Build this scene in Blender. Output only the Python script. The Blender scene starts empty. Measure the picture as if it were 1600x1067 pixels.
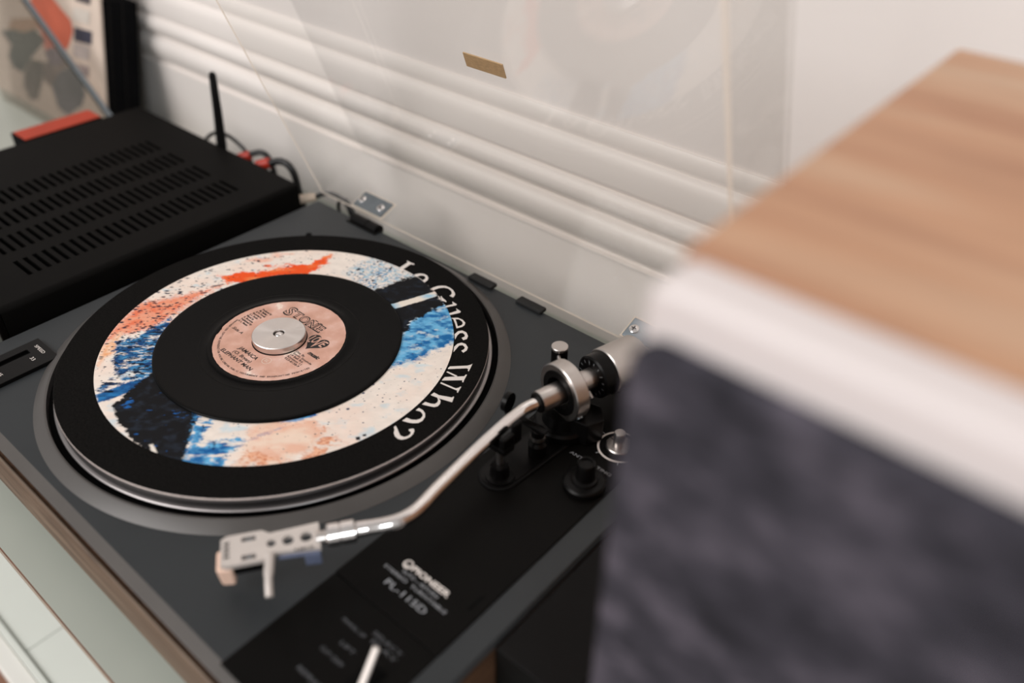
import bpy, bmesh, math, random
import numpy as np
from mathutils import Vector, Matrix

S = 0.001                      # everything below is written in millimetres
scene = bpy.context.scene
COL = scene.collection

# ------------------------------------------------------------------ camera
cam_d = bpy.data.cameras.new('camera')
cam = bpy.data.objects.new('camera', cam_d)
COL.objects.link(cam)
RIGHT = Vector((0.7562, 0.6542, 0.0104)); DOWN = Vector((0.4033, -0.4540, -0.7945)); FWD = Vector((-0.5150, 0.6050, -0.6071))
FWD.normalize(); RIGHT = (RIGHT - FWD * RIGHT.dot(FWD)).normalized(); UPV = RIGHT.cross(FWD)
m = Matrix((RIGHT, UPV, -FWD)).transposed().to_4x4()
m.translation = Vector((440.99, -260.19, 372.11)) * S
cam.matrix_world = m
cam_d.sensor_fit = 'HORIZONTAL'; cam_d.sensor_width = 36.0
cam_d.lens = 1322.16 / 1600 * 36.0
cam_d.clip_start = 0.01; cam_d.clip_end = 20
cam_d.dof.use_dof = True
cam_d.dof.focus_distance = 0.600
cam_d.dof.aperture_fstop = 2.7
scene.camera = cam

# ------------------------------------------------------------------ light
world = bpy.data.worlds.new('room_light'); scene.world = world
world.use_nodes = True
bg = world.node_tree.nodes['Background']
bg.inputs[0].default_value = (1.0, 0.955, 0.92, 1)
bg.inputs[1].default_value = 0.46

def area(name, loc, target, sx, sy, power, color):
    l = bpy.data.lights.new(name, 'AREA'); l.shape = 'RECTANGLE'
    l.size = sx * S; l.size_y = sy * S; l.energy = power; l.color = color
    o = bpy.data.objects.new(name, l); COL.objects.link(o)
    o.location = Vector(loc) * S
    o.rotation_euler = (Vector(target) - Vector(loc)).to_track_quat('-Z', 'Y').to_euler()
    return o
area('window_daylight', (-650, -2100, 1650), (0, 100, 0), 1600, 1500, 45, (1.0, 0.965, 0.945))
area('rear_window_daylight', (1900, -1250, 1250), (0, 50, 0), 460, 760, 14, (0.90, 0.96, 1.0))

scene.view_settings.view_transform = 'Standard'
scene.view_settings.look = 'None'
scene.view_settings.gamma = 1.0
scene.view_settings.use_curve_mapping = False
scene.view_settings.exposure = 0.20

# ------------------------------------------------------------------ materials
def lin(c):
    out = []
    for v in c[:3]:
        v = v / 255.0
        out.append(v / 12.92 if v <= 0.04045 else ((v + 0.055) / 1.055) ** 2.4)
    return (*out, 1.0)

def mat(name, color, rough=0.5, metal=0.0, var=0.12, vscale=40.0, bump=0.0, bscale=400.0, spec=0.5, coat=0.0,
        stretch=(1, 1, 1), aniso=0.0, sheen=0.0, detail=4.0):
    """principled material whose colour drifts with noise (object space) and which has a fine relief"""
    mt = bpy.data.materials.new(name); mt.use_nodes = True
    nt = mt.node_tree; p = nt.nodes['Principled BSDF']
    p.inputs['Roughness'].default_value = rough; p.inputs['Metallic'].default_value = metal
    p.inputs['Specular IOR Level'].default_value = spec
    p.inputs['Coat Weight'].default_value = coat; p.inputs['Coat Roughness'].default_value = 0.1
    p.inputs['Sheen Weight'].default_value = sheen
    tc = nt.nodes.new('ShaderNodeTexCoord'); mp = nt.nodes.new('ShaderNodeMapping')
    mp.inputs['Scale'].default_value = stretch
    nt.links.new(tc.outputs['Object'], mp.inputs['Vector'])
    n = nt.nodes.new('ShaderNodeTexNoise'); n.inputs['Scale'].default_value = vscale; n.inputs['Detail'].default_value = detail
    nt.links.new(mp.outputs[0], n.inputs['Vector'])
    cr = nt.nodes.new('ShaderNodeValToRGB')
    c = lin(color)
    cr.color_ramp.elements[0].position = 0.3; cr.color_ramp.elements[1].position = 0.7
    cr.color_ramp.elements[0].color = (*[v * (1 - var) for v in c[:3]], 1)
    cr.color_ramp.elements[1].color = (*[min(1, v * (1 + var)) for v in c[:3]], 1)
    nt.links.new(n.outputs['Fac'], cr.inputs[0]); nt.links.new(cr.outputs[0], p.inputs['Base Color'])
    if bump:
        n2 = nt.nodes.new('ShaderNodeTexNoise'); n2.inputs['Scale'].default_value = bscale; n2.inputs['Detail'].default_value = 3
        nt.links.new(mp.outputs[0], n2.inputs['Vector'])
        b = nt.nodes.new('ShaderNodeBump'); b.inputs['Strength'].default_value = bump; b.inputs['Distance'].default_value = 0.0004
        nt.links.new(n2.outputs['Fac'], b.inputs['Height']); nt.links.new(b.outputs[0], p.inputs['Normal'])
    if aniso:
        p.inputs['Anisotropic'].default_value = aniso
        t = nt.nodes.new('ShaderNodeTangent'); t.direction_type = 'RADIAL'; t.axis = 'Z'
        nt.links.new(t.outputs[0], p.inputs['Tangent'])
    return mt

M = {}
M['wall'] = mat('wall_paint', (232, 225, 221), 0.6, var=0.02, vscale=6, bump=0.12, bscale=260)
M['trim'] = mat('trim_paint', (234, 227, 222), 0.42, var=0.02, vscale=9, bump=0.05, bscale=200)
M['floor'] = mat('brown_floor', (128, 92, 74), 0.5, var=0.25, vscale=8, stretch=(1, 12, 1))
M['shelf'] = mat('greygreen_board', (166, 170, 160), 0.28, var=0.03, vscale=12, bump=0.05, bscale=500)
M['edgeband'] = mat('beige_edge_band', (170, 160, 146), 0.5, var=0.08, vscale=60)
M['brownline'] = mat('brown_core', (118, 84, 66), 0.7, var=0.2, vscale=90)
M['cabinet'] = mat('white_lacquer', (226, 229, 222), 0.35, var=0.02, vscale=10)
M['cabwhite'] = mat('white_rail', (236, 234, 228), 0.35, var=0.02, vscale=10)
M['deck'] = mat('grey_deck_paint', (43, 46, 48), 0.45, var=0.05, vscale=30, bump=0.10, bscale=1800, spec=0.3)
M['litdeckedge'] = mat('lit_deck_edge', (74, 70, 67), 0.45, var=0.06, vscale=40, bump=0.1, bscale=1500)  # deck paint lightened and warmed for the light on the front bevel
M['ring'] = mat('lit_taupe_ring', (72, 69, 67), 0.38, var=0.04, vscale=40, bump=0.08, bscale=1500)  # taupe puts the warm reflection on the slope into the colour
M['black'] = mat('black_plastic', (8, 7, 7), 0.32, var=0.15, vscale=50, bump=0.04, bscale=900, spec=0.14)
M['blackmatte'] = mat('black_matte', (9, 8, 8), 0.62, var=0.15, vscale=60, bump=0.05, bscale=700, spec=0.15)
M['sidebrown'] = mat('dark_brown_side', (84, 60, 44), 0.6, var=0.3, vscale=30, stretch=(6, 0.6, 6), spec=0.15)  # plinth body in plain brown, darker than the walnut front
M['panel'] = mat('black_panel', (10, 9, 8), 0.42, var=0.12, vscale=30, bump=0.03, bscale=1200, spec=0.07)
M['rubber'] = mat('black_rubber', (10, 10, 10), 0.75, var=0.2, vscale=80)
M['void'] = mat('cavity_shade', (4, 4, 4), 0.9, var=0.2, vscale=80, spec=0.1)  # near-black colour stands in for the shade inside gaps, slots and holes
M['alu'] = mat('satin_aluminium', (196, 190, 186), 0.30, 1.0, var=0.05, vscale=60, bump=0.04, bscale=1500)
M['aluspin'] = mat('spun_aluminium', (214, 208, 204), 0.30, 1.0, var=0.015, vscale=200, aniso=0.9)
M['chrome'] = mat('chrome', (226, 222, 220), 0.12, 1.0, var=0.03, vscale=60)
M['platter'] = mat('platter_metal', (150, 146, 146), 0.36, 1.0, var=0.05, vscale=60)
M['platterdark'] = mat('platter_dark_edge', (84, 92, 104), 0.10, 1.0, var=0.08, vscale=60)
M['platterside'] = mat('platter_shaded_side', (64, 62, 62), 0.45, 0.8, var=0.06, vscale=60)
M['shellmat'] = mat('headshell_enamel', (196, 188, 182), 0.35, 0.25, var=0.04, vscale=120)
M['blueplastic'] = mat('blue_grey_plastic', (90, 98, 120), 0.3, var=0.08, vscale=100)
M['blush'] = mat('pink_stylus_guard', (228, 194, 174), 0.4, var=0.05, vscale=90)
M['white'] = mat('white_print', (214, 206, 200), 0.6, var=0.03, vscale=90)
M['greyprint'] = mat('grey_print', (150, 152, 156), 0.6, var=0.05, vscale=90)
M['dimprint'] = mat('dim_print', (82, 84, 88), 0.6, var=0.05, vscale=90)
M['ink'] = mat('black_ink', (16, 12, 12), 0.6, var=0.1, vscale=200)
M['felt'] = mat('black_felt', (17, 16, 15), 0.95, var=0.5, vscale=700, bump=0.8, bscale=1100, spec=0.05)
M['feltedge'] = mat('felt_cut_edge', (206, 192, 186), 0.9, var=0.15, vscale=500, spec=0.1)
M['amp'] = mat('black_amp_paint', (9, 8, 7), 0.6, var=0.08, vscale=30, bump=0.10, bscale=1500, spec=0.06)
M['red'] = mat('red_sleeve', (164, 40, 20), 0.45, var=0.08, vscale=90)
M['orange'] = mat('orange_red_card', (166, 50, 22), 0.6, var=0.10, vscale=40)
M['cable'] = mat('black_cable', (14, 14, 15), 0.4, var=0.1, vscale=80)
M['palecable'] = mat('pale_plug', (196, 178, 160), 0.5, var=0.06, vscale=80)
M['brass'] = mat('pale_gold_badge', (176, 146, 108), 0.45, 0.25, var=0.12, vscale=300, stretch=(1, 1, 3))
M['steel'] = mat('zinc_hinge_plate', (118, 126, 132), 0.32, 1.0, var=0.08, vscale=150)
M['speakerwhite'] = mat('white_baffle', (214, 205, 203), 0.45, var=0.015, vscale=20)
M['card'] = mat('sleeve_card', (214, 196, 182), 0.55, var=0.05, vscale=30)
M['cardblack'] = mat('black_card_stack_shade', (7, 7, 9), 0.8, var=0.3, vscale=60, spec=0.08)  # black card; on the record stack it holds the shade of the edges
M['navy'] = mat('navy_print', (48, 50, 68), 0.6, var=0.1, vscale=60)

def wood_mat(name, c1, c2, c3, scale, stretch, rough, fine=1.0):
    mt = bpy.data.materials.new(name); mt.use_nodes = True; nt = mt.node_tree
    p = nt.nodes['Principled BSDF']; p.inputs['Roughness'].default_value = rough
    tc = nt.nodes.new('ShaderNodeTexCoord'); mp = nt.nodes.new('ShaderNodeMapping'); mp.inputs['Scale'].default_value = stretch
    nt.links.new(tc.outputs['Object'], mp.inputs['Vector'])
    n = nt.nodes.new('ShaderNodeTexNoise'); n.inputs['Scale'].default_value = scale; n.inputs['Detail'].default_value = 5
    n.inputs['Distortion'].default_value = 0.6
    nt.links.new(mp.outputs[0], n.inputs['Vector'])
    cr = nt.nodes.new('ShaderNodeValToRGB'); e = cr.color_ramp.elements
    e[0].position = 0.30; e[0].color = lin(c1); e[1].position = 0.72; e[1].color = lin(c3)
    k = e.new(0.5); k.color = lin(c2)
    nt.links.new(n.outputs['Fac'], cr.inputs[0])
    n2 = nt.nodes.new('ShaderNodeTexNoise'); n2.inputs['Scale'].default_value = scale * 9; n2.inputs['Detail'].default_value = 4
    nt.links.new(mp.outputs[0], n2.inputs['Vector'])
    mx = nt.nodes.new('ShaderNodeMix'); mx.data_type = 'RGBA'; mx.blend_type = 'MULTIPLY'; mx.inputs[0].default_value = 0.35 * fine
    nt.links.new(cr.outputs[0], mx.inputs[6]); nt.links.new(n2.outputs['Fac'], mx.inputs[7])
    nt.links.new(mx.outputs[2], p.inputs['Base Color'])
    return mt
M['oak'] = wood_mat('oak_veneer', (168, 116, 86), (198, 150, 116), (206, 174, 146), 8, (0.45, 4.0, 1), 0.55)
M['walnut'] = wood_mat('walnut_vinyl', (84, 70, 58), (112, 94, 78), (134, 116, 98), 22, (0.5, 6, 6), 0.5)

def fabric_mat():
    mt = bpy.data.materials.new('slate_grille_cloth'); mt.use_nodes = True; nt = mt.node_tree
    p = nt.nodes['Principled BSDF']; p.inputs['Roughness'].default_value = 0.95; p.inputs['Specular IOR Level'].default_value = 0.1
    tc = nt.nodes.new('ShaderNodeTexCoord')
    mp = nt.nodes.new('ShaderNodeMapping'); mp.inputs['Rotation'].default_value = (0, 0.5, 0); mp.inputs['Scale'].default_value = (1, 1, 1.7)
    nt.links.new(tc.outputs['Object'], mp.inputs['Vector'])
    n = nt.nodes.new('ShaderNodeTexNoise'); n.inputs['Scale'].default_value = 42; n.inputs['Detail'].default_value = 6; n.inputs['Roughness'].default_value = 0.66
    nt.links.new(mp.outputs[0], n.inputs['Vector'])
    cr = nt.nodes.new('ShaderNodeValToRGB'); e = cr.color_ramp.elements
    e[0].position = 0.33; e[0].color = lin((41, 40, 45)); e[1].position = 0.68; e[1].color = lin((92, 87, 96))
    k = e.new(0.5); k.color = lin((60, 58, 65))
    nt.links.new(n.outputs['Fac'], cr.inputs[0]); nt.links.new(cr.outputs[0], p.inputs['Base Color'])
    w = nt.nodes.new('ShaderNodeTexWave'); w.inputs['Scale'].default_value = 260; w.inputs['Distortion'].default_value = 2
    nt.links.new(tc.outputs['Object'], w.inputs['Vector'])
    b = nt.nodes.new('ShaderNodeBump'); b.inputs['Strength'].default_value = 0.4; b.inputs['Distance'].default_value = 0.0005
    nt.links.new(w.outputs['Fac'], b.inputs['Height']); nt.links.new(b.outputs[0], p.inputs['Normal'])
    return mt
M['cloth'] = fabric_mat()

def acrylic_mat(name, tint, edge=False):
    """clear acrylic sheet: light passes straight through, a Fresnel share is mirrored"""
    mt = bpy.data.materials.new(name); mt.use_nodes = True; nt = mt.node_tree
    nt.nodes.remove(nt.nodes['Principled BSDF']); out = nt.nodes['Material Output']
    tr = nt.nodes.new('ShaderNodeBsdfTransparent'); tr.inputs[0].default_value = tint
    gl = nt.nodes.new('ShaderNodeBsdfGlossy'); gl.inputs['Roughness'].default_value = 0.015
    n = nt.nodes.new('ShaderNodeTexNoise'); n.inputs['Scale'].default_value = 6
    mr = nt.nodes.new('ShaderNodeMapRange'); mr.inputs[3].default_value = 0.006; mr.inputs[4].default_value = 0.03
    nt.links.new(n.outputs['Fac'], mr.inputs[0]); nt.links.new(mr.outputs[0], gl.inputs['Roughness'])
    lw = nt.nodes.new('ShaderNodeLayerWeight'); lw.inputs[0].default_value = 0.5      # 1 - |cos| on both sides of the sheet
    pw = nt.nodes.new('ShaderNodeMath'); pw.operation = 'POWER'; pw.inputs[1].default_value = 5.0
    nt.links.new(lw.outputs['Facing'], pw.inputs[0])
    fr = nt.nodes.new('ShaderNodeMapRange'); fr.inputs[3].default_value = 0.042; fr.inputs[4].default_value = 0.9
    nt.links.new(pw.outputs[0], fr.inputs[0])
    mx = nt.nodes.new('ShaderNodeMixShader')
    nt.links.new(fr.outputs[0], mx.inputs[0]); nt.links.new(tr.outputs[0], mx.inputs[1]); nt.links.new(gl.outputs[0], mx.inputs[2])
    if edge:
        df = nt.nodes.new('ShaderNodeBsdfDiffuse'); df.inputs[0].default_value = lin((250, 240, 228))  # pale diffuse colour stands in for light piped to the edge
        tl = nt.nodes.new('ShaderNodeBsdfTranslucent'); tl.inputs[0].default_value = lin((250, 240, 228))
        m1 = nt.nodes.new('ShaderNodeMixShader'); m1.inputs[0].default_value = 0.6
        nt.links.new(df.outputs[0], m1.inputs[1]); nt.links.new(tl.outputs[0], m1.inputs[2])
        m2 = nt.nodes.new('ShaderNodeMixShader'); m2.inputs[0].default_value = 0.85
        nt.links.new(mx.outputs[0], m2.inputs[1]); nt.links.new(m1.outputs[0], m2.inputs[2]); mx = m2
    nt.links.new(mx.outputs[0], out.inputs[0])
    return mt
M['acrylic'] = acrylic_mat('clear_acrylic', (0.972, 0.970, 0.964, 1))
M['acrylicedge'] = acrylic_mat('acrylic_glow_edge', (0.96, 0.95, 0.93, 1), True)
M['smoked'] = acrylic_mat('tinted_acrylic', (0.80, 0.78, 0.76, 1))

def vinyl_mat():
    mt = mat('record_vinyl', (3, 3, 3), 0.26, var=0.1, vscale=60, aniso=0.5, spec=0.07)
    nt = mt.node_tree; p = nt.nodes['Principled BSDF']
    tc = nt.nodes.new('ShaderNodeTexCoord')
    w = nt.nodes.new('ShaderNodeTexWave'); w.wave_type = 'RINGS'; w.rings_direction = 'Z'
    w.inputs['Scale'].default_value = 420; w.inputs['Detail'].default_value = 1
    nt.links.new(tc.outputs['Object'], w.inputs['Vector'])
    b = nt.nodes.new('ShaderNodeBump'); b.inputs['Strength'].default_value = 0.02; b.inputs['Distance'].default_value = 0.0001
    nt.links.new(w.outputs['Fac'], b.inputs['Height']); nt.links.new(b.outputs[0], p.inputs['Normal'])
    return mt
M['vinyl'] = vinyl_mat()

def label_mat():
    mt = bpy.data.materials.new('pink_label_paper'); mt.use_nodes = True; nt = mt.node_tree
    p = nt.nodes['Principled BSDF']; p.inputs['Roughness'].default_value = 0.55
    tc = nt.nodes.new('ShaderNodeTexCoord')
    n = nt.nodes.new('ShaderNodeTexNoise'); n.inputs['Scale'].default_value = 70; n.inputs['Detail'].default_value = 6
    nt.links.new(tc.outputs['Object'], n.inputs['Vector'])
    cr = nt.nodes.new('ShaderNodeValToRGB'); e = cr.color_ramp.elements
    e[0].position = 0.28; e[0].color = lin((184, 138, 118)); e[1].position = 0.66; e[1].color = lin((214, 176, 162))
    k = e.new(0.5); k.color = lin((202, 156, 138))
    k = e.new(0.69); k.color = lin((228, 208, 194))
    nt.links.new(n.outputs['Fac'], cr.inputs[0]); nt.links.new(cr.outputs[0], p.inputs['Base Color'])
    return mt
M['label'] = label_mat()

def pigment_mat():
    mt = bpy.data.materials.new('painted_felt_print'); mt.use_nodes = True; nt = mt.node_tree
    p = nt.nodes['Principled BSDF']; p.inputs['Roughness'].default_value = 0.9; p.inputs['Specular IOR Level'].default_value = 0.15
    a = nt.nodes.new('ShaderNodeAttribute'); a.attribute_name = 'pigment'
    nt.links.new(a.outputs['Color'], p.inputs['Base Color'])
    n = nt.nodes.new('ShaderNodeTexNoise'); n.inputs['Scale'].default_value = 1500
    b = nt.nodes.new('ShaderNodeBump'); b.inputs['Strength'].default_value = 0.3; b.inputs['Distance'].default_value = 0.0003
    nt.links.new(n.outputs['Fac'], b.inputs['Height']); nt.links.new(b.outputs[0], p.inputs['Normal'])
    return mt
M['pigment'] = pigment_mat()

# ------------------------------------------------------------------ mesh helpers (mm in, metres out)
def link(o, parent=None):
    COL.objects.link(o)
    if parent is not None:
        o.parent = parent
        q = parent; t = Vector((0, 0, 0))
        while q is not None:
            t += q.location if q.type == 'EMPTY' else Vector((0, 0, 0)); q = q.parent
        if parent.type == 'EMPTY' and parent.parent is None:
            o.matrix_parent_inverse = Matrix.Translation(-parent.location)
    return o

def tag(o, label, cat, group=None, kind=None):
    o['label'] = label; o['category'] = cat
    if group: o['group'] = group
    if kind: o['kind'] = kind
    return o

def thing(name, loc, label, cat, group=None):
    o = bpy.data.objects.new(name, None); o.location = Vector(loc) * S; o.empty_display_size = 0.02
    COL.objects.link(o)
    return tag(o, label, cat, group)

class MB:
    """collects pieces of ONE part"""
    def __init__(self): self.v = []; self.f = []; self.mi = []
    def add(self, vs, fs, mi=0, mtx=None):
        b = len(self.v)
        for q in vs:
            q = Vector(q)
            self.v.append(tuple(mtx @ q) if mtx is not None else tuple(q))
        for f in fs: self.f.append(tuple(b + i for i in f)); self.mi.append(mi)
        return self
    def box(self, x0, x1, y0, y1, z0, z1, mtx=None, mi=0):
        vs = [(x0, y0, z0), (x1, y0, z0), (x1, y1, z0), (x0, y1, z0), (x0, y0, z1), (x1, y0, z1), (x1, y1, z1), (x0, y1, z1)]
        return self.add(vs, [(3, 2, 1, 0), (4, 5, 6, 7), (0, 1, 5, 4), (1, 2, 6, 5), (2, 3, 7, 6), (3, 0, 4, 7)], mi, mtx)
    def lathe(self, prof, c=(0, 0, 0), n=64, mtx=None, mi=0, cap=True, closed=False):
        """prof: (r, z) list from bottom/outside on; axis z through c"""
        vs = []; fs = []
        for r, z in prof:
            for i in range(n):
                a = 2 * math.pi * i / n
                vs.append((c[0] + r * math.cos(a), c[1] + r * math.sin(a), c[2] + z))
        k = len(prof)
        for j in range(k - 1 if not closed else k):
            j2 = (j + 1) % k
            for i in range(n):
                i2 = (i + 1) % n
                fs.append((j * n + i, j * n + i2, j2 * n + i2, j2 * n + i))
        if cap and not closed:
            fs.append(tuple(range(n - 1, -1, -1))); fs.append(tuple((k - 1) * n + i for i in range(n)))
        return self.add(vs, fs, mi, mtx)
    def prism(self, poly, z0, z1, mtx=None, mi=0):
        n = len(poly)
        vs = [(x, y, z0) for x, y in poly] + [(x, y, z1) for x, y in poly]
        fs = [tuple(range(n - 1, -1, -1)), tuple(range(n, 2 * n))] + [(i, (i + 1) % n, n + (i + 1) % n, n + i) for i in range(n)]
        return self.add(vs, fs, mi, mtx)
    def tube(self, pts, r, n=16, mi=0):
        pts = [Vector(q) for q in pts]; k = len(pts)
        rs = r if isinstance(r, (list, tuple)) else [r] * k
        vs = []; fs = []; prev = None
        for i, q in enumerate(pts):
            t = (pts[min(i + 1, k - 1)] - pts[max(i - 1, 0)]).normalized()
            if prev is None:
                a = Vector((0, 0, 1)) if abs(t.z) < 0.9 else Vector((1, 0, 0))
                u = t.cross(a).normalized()
            else:
                u = (prev - t * prev.dot(t)).normalized()
            prev = u; w = t.cross(u)
            for j in range(n):
                an = 2 * math.pi * j / n
                vs.append(q + (u * math.cos(an) + w * math.sin(an)) * rs[i])
        for i in range(k - 1):
            for j in range(n):
                j2 = (j + 1) % n
                fs.append((i * n + j, i * n + j2, (i + 1) * n + j2, (i + 1) * n + j))
        fs.append(tuple(range(n - 1, -1, -1))); fs.append(tuple((k - 1) * n + j for j in range(n)))
        return self.add(vs, fs, mi)
    def build(self, name, mats, parent=None, smooth=False, bevel=0.0, seg=2, angle=40):
        me = bpy.data.meshes.new(name)
        me.from_pydata([(x * S, y * S, z * S) for x, y, z in self.v], [], self.f)
        if not isinstance(mats, (list, tuple)): mats = [mats]
        for q in mats: me.materials.append(q)
        me.polygons.foreach_set('material_index', self.mi)
        bm = bmesh.new(); bm.from_mesh(me); bmesh.ops.recalc_face_normals(bm, faces=bm.faces); bm.to_mesh(me); bm.free()
        o = bpy.data.objects.new(name, me)
        link(o, parent)
        if smooth:
            me.polygons.foreach_set('use_smooth', [True] * len(me.polygons))
            try: me.set_sharp_from_angle(angle=math.radians(angle))
            except Exception: pass
        if bevel:
            b = o.modifiers.new('bevel', 'BEVEL'); b.width = bevel * S; b.segments = seg; b.limit_method = 'ANGLE'; b.angle_limit = math.radians(50)
            b.harden_normals = False
        return o

def axis_mtx(origin, axis, up=(0, 0, 1)):
    """local z along axis"""
    a = Vector(axis).normalized(); u = Vector(up); x = u.cross(a)
    if x.length < 1e-4: x = Vector((1, 0, 0)).cross(a)
    x.normalize(); y = a.cross(x)
    mm = Matrix((x, y, a)).transposed().to_4x4(); mm.translation = Vector(origin)
    return mm

def smooth_path(pts, n=8):
    pts = [Vector(q) for q in pts]; out = []
    P = [pts[0] * 2 - pts[1]] + pts + [pts[-1] * 2 - pts[-2]]
    for i in range(1, len(P) - 2):
        a, b, c, d = P[i - 1], P[i], P[i + 1], P[i + 2]
        for k in range(n):
            t = k / n
            out.append(0.5 * ((2 * b) + (c - a) * t + (2 * a - 5 * b + 4 * c - d) * t * t + (3 * b - a - 3 * c + d) * t ** 3))
    out.append(pts[-1]); return out

_tc = {}
def text_geo(body, bold=0.0, shear=0.0):
    key = (body, bold, shear)
    if key in _tc: return _tc[key]
    cu = bpy.data.curves.new('t', 'FONT'); cu.body = body; cu.size = 1.0; cu.resolution_u = 3; cu.offset = bold; cu.shear = shear
    cu.fill_mode = 'FRONT'
    o = bpy.data.objects.new('t', cu); COL.objects.link(o)
    dg = bpy.context.evaluated_depsgraph_get(); dg.update()
    me = bpy.data.meshes.new_from_object(o.evaluated_get(dg))
    vs = [(v.co.x, v.co.y) for v in me.vertices]; fs = [tuple(p.vertices) for p in me.polygons]
    bpy.data.objects.remove(o); bpy.data.curves.remove(cu); bpy.data.meshes.remove(me)
    _tc[key] = (vs, fs); return vs, fs

def put_text(mb, body, x, y, w, h, z, bold=0.0, shear=0.0, ang=0.0, mi=0):
    """flat lettering, left end of the baseline at (x, y), w wide, capitals h high"""
    vs, fs = text_geo(body, bold, shear)
    if not vs: return mb
    x0 = min(q[0] for q in vs); x1 = max(q[0] for q in vs); CAP = 0.72
    sx = w / max(1e-6, x1 - x0); sy = h / CAP
    ca, sa = math.cos(ang), math.sin(ang)
    return mb.add([(x + (q[0] - x0) * sx * ca - q[1] * sy * sa, y + (q[0] - x0) * sx * sa + q[1] * sy * ca, z) for q in vs], fs, mi)

def put_poly(mb, loops, z, mi=0):
    bm = bmesh.new(); es = []
    for lp in loops:
        vv = [bm.verts.new((x, y, z)) for x, y in lp]
        for i in range(len(vv)): es.append(bm.edges.new((vv[i], vv[(i + 1) % len(vv)])))
    bmesh.ops.triangle_fill(bm, use_beauty=True, use_dissolve=False, edges=es)
    bm.verts.index_update(); vs = [tuple(v.co) for v in bm.verts]; fs = [tuple(v.index for v in f.verts) for f in bm.faces]
    bm.free()
    return mb.add(vs, fs, mi)

def sub(name, mb, m_, parent, **k): return mb.build(name, m_, parent, **k)
GLYPHS = [
  [[(-12.2,136.3),(-10.2,136.1),(-6.6,136.2),(-3,136.7),(-2.4,135.4),(-5.1,134.4),(-3.6,120.7),(-4,117.4),(-7.8,121.2),(-8.9,134),(-9.9,135.3)]],
  [[(8.9,121.7),(8.7,126.3),(10.3,129.3),(13.7,131.4),(17.4,131.2),(20.6,129.3),(22.3,126.7),(22.8,122.2),(20.2,122.4),(12,123),(11.4,121.3)],[(12.3,124.8),(13,127.8),(15.1,129.4),(17.6,129),(19.3,126.9),(19.5,124.1)]],
  [[(32.8,118.5),(33,122.4),(34.1,126),(35.8,128.3),(38.9,130.6),(43.2,130.9),(47.3,130.1),(51.3,128),(53.3,125.9),(54.4,122.8),(50.7,122.4),(50.6,124.6),(49.5,126.4),(46.7,128.4),(43,129.1),(39.6,127.9),(37.2,125),(36.1,121.4),(35.9,117.6)]],
  [[(46.2,118.1),(48.8,116.9),(54.2,115.7),(54.9,114.6),(52.3,114.3),(50.9,112.7),(48,113.7),(48.8,115.5),(46.1,117.2)]],
  [[(57.5,109.7),(60.6,116.1),(57.7,118.4),(63.1,118),(63.5,116.6),(59.7,109.4)]],
  [[(64.7,101.7),(67.3,106.8),(69,111.9),(66.3,113.7),(71.7,113.3),(72.6,111.5),(67,100.7)]],
  [[(72.2,102.2),(75.7,105.9),(80.3,106.3),(84.3,104.9),(86,102.3),(86.2,99.5),(84.3,95.4),(79.1,99.2),(74.5,102.2)],[(75.7,103.3),(77.9,104.9),(81.5,104.4),(83.7,102.9),(84.3,100.8),(83.3,97.9),(79.5,100.6)]],
  [[(88.2,89.3),(87.5,93.6),(89.1,96.4),(93.1,96.7),(97.1,94.3),(98.9,91.1),(97.9,88.3),(95,89.6),(95.8,91.9),(94.3,93.8),(91.6,94.4),(90.2,92.7),(90.7,89.6),(93,84.9)]],
  [[(98.4,78.3),(97.7,82.4),(98.9,85.4),(102.4,86.2),(106.3,84.3),(108.1,81.3),(108.1,77.6),(105.4,78.3),(105.7,81),(104.6,82.9),(101.7,83.7),(100.1,81.7),(101.1,78.2),(102.4,73.4)]],
  [[(111.7,60.2),(120.3,69.1),(121.4,71.7),(121.4,73),(123.4,69.1),(125.3,64.9),(124.3,65),(123.4,66.6),(121.9,66.5),(112.9,57.3),(112.1,57.8)]],
  [[(114.1,54.1),(114.4,55.4),(122.8,56.3),(122.6,54.8)]],
  [[(117.2,49.6),(126.5,59.1),(126.1,61.1),(126.8,61.7),(129.3,56.1),(130.6,53.7),(129.4,53.9),(128.6,55.2),(118.3,45.7),(117.8,46.6)]],
  [[(119.1,44.1),(131.1,46),(132.2,48.1),(132.1,49.4),(132.8,49.6),(133.9,46.7),(135.3,43.7),(134.3,43.6),(133.4,45.1),(132,44.7),(119.5,42.7)]],
  [[(123.1,33.3),(127.5,33.6),(135.7,37.6),(135.5,38.8),(136.2,39),(137.6,36.8),(139,34.2),(129.9,31.2),(128.5,31),(123.3,29.9)]],
  [[(129.4,31.3),(132.5,30.1),(134.3,27.7),(134.7,25.1),(133.5,22.9),(130.3,21.4),(125.6,19.5),(125.5,22.8),(129.3,23.9),(131.7,25.4),(131.8,27.7),(130.7,29.6),(128.8,30.7)]],
  [[(126.6,15.8),(130.3,16),(133.7,14.6),(135.9,12.3),(137.3,8.7),(136.7,5.3),(134.4,3),(131.4,1.4),(127.5,0),(127.5,4),(131,4.7),(133.7,6.6),(134.9,9.2),(134.2,11.8),(132.7,13.2),(130,14),(126.7,12.8)]],
  [[(127.8,-7.6),(127.8,-5.8),(130.7,-7.1),(133.6,-8.7),(136.6,-10.1),(139.4,-9.5),(140.5,-7.2),(140.3,-4.8),(139.3,-3.6),(137,-3.4),(136.6,-2.4),(137.6,-0.8),(138.5,-0.2),(140.2,-1.3),(141.6,-3.6),(142.2,-6.7),(141.6,-9.7),(140,-12.2),(137.7,-13.2),(134.6,-12.9),(131.8,-11.3),(129.9,-8.9)]]]
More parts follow.
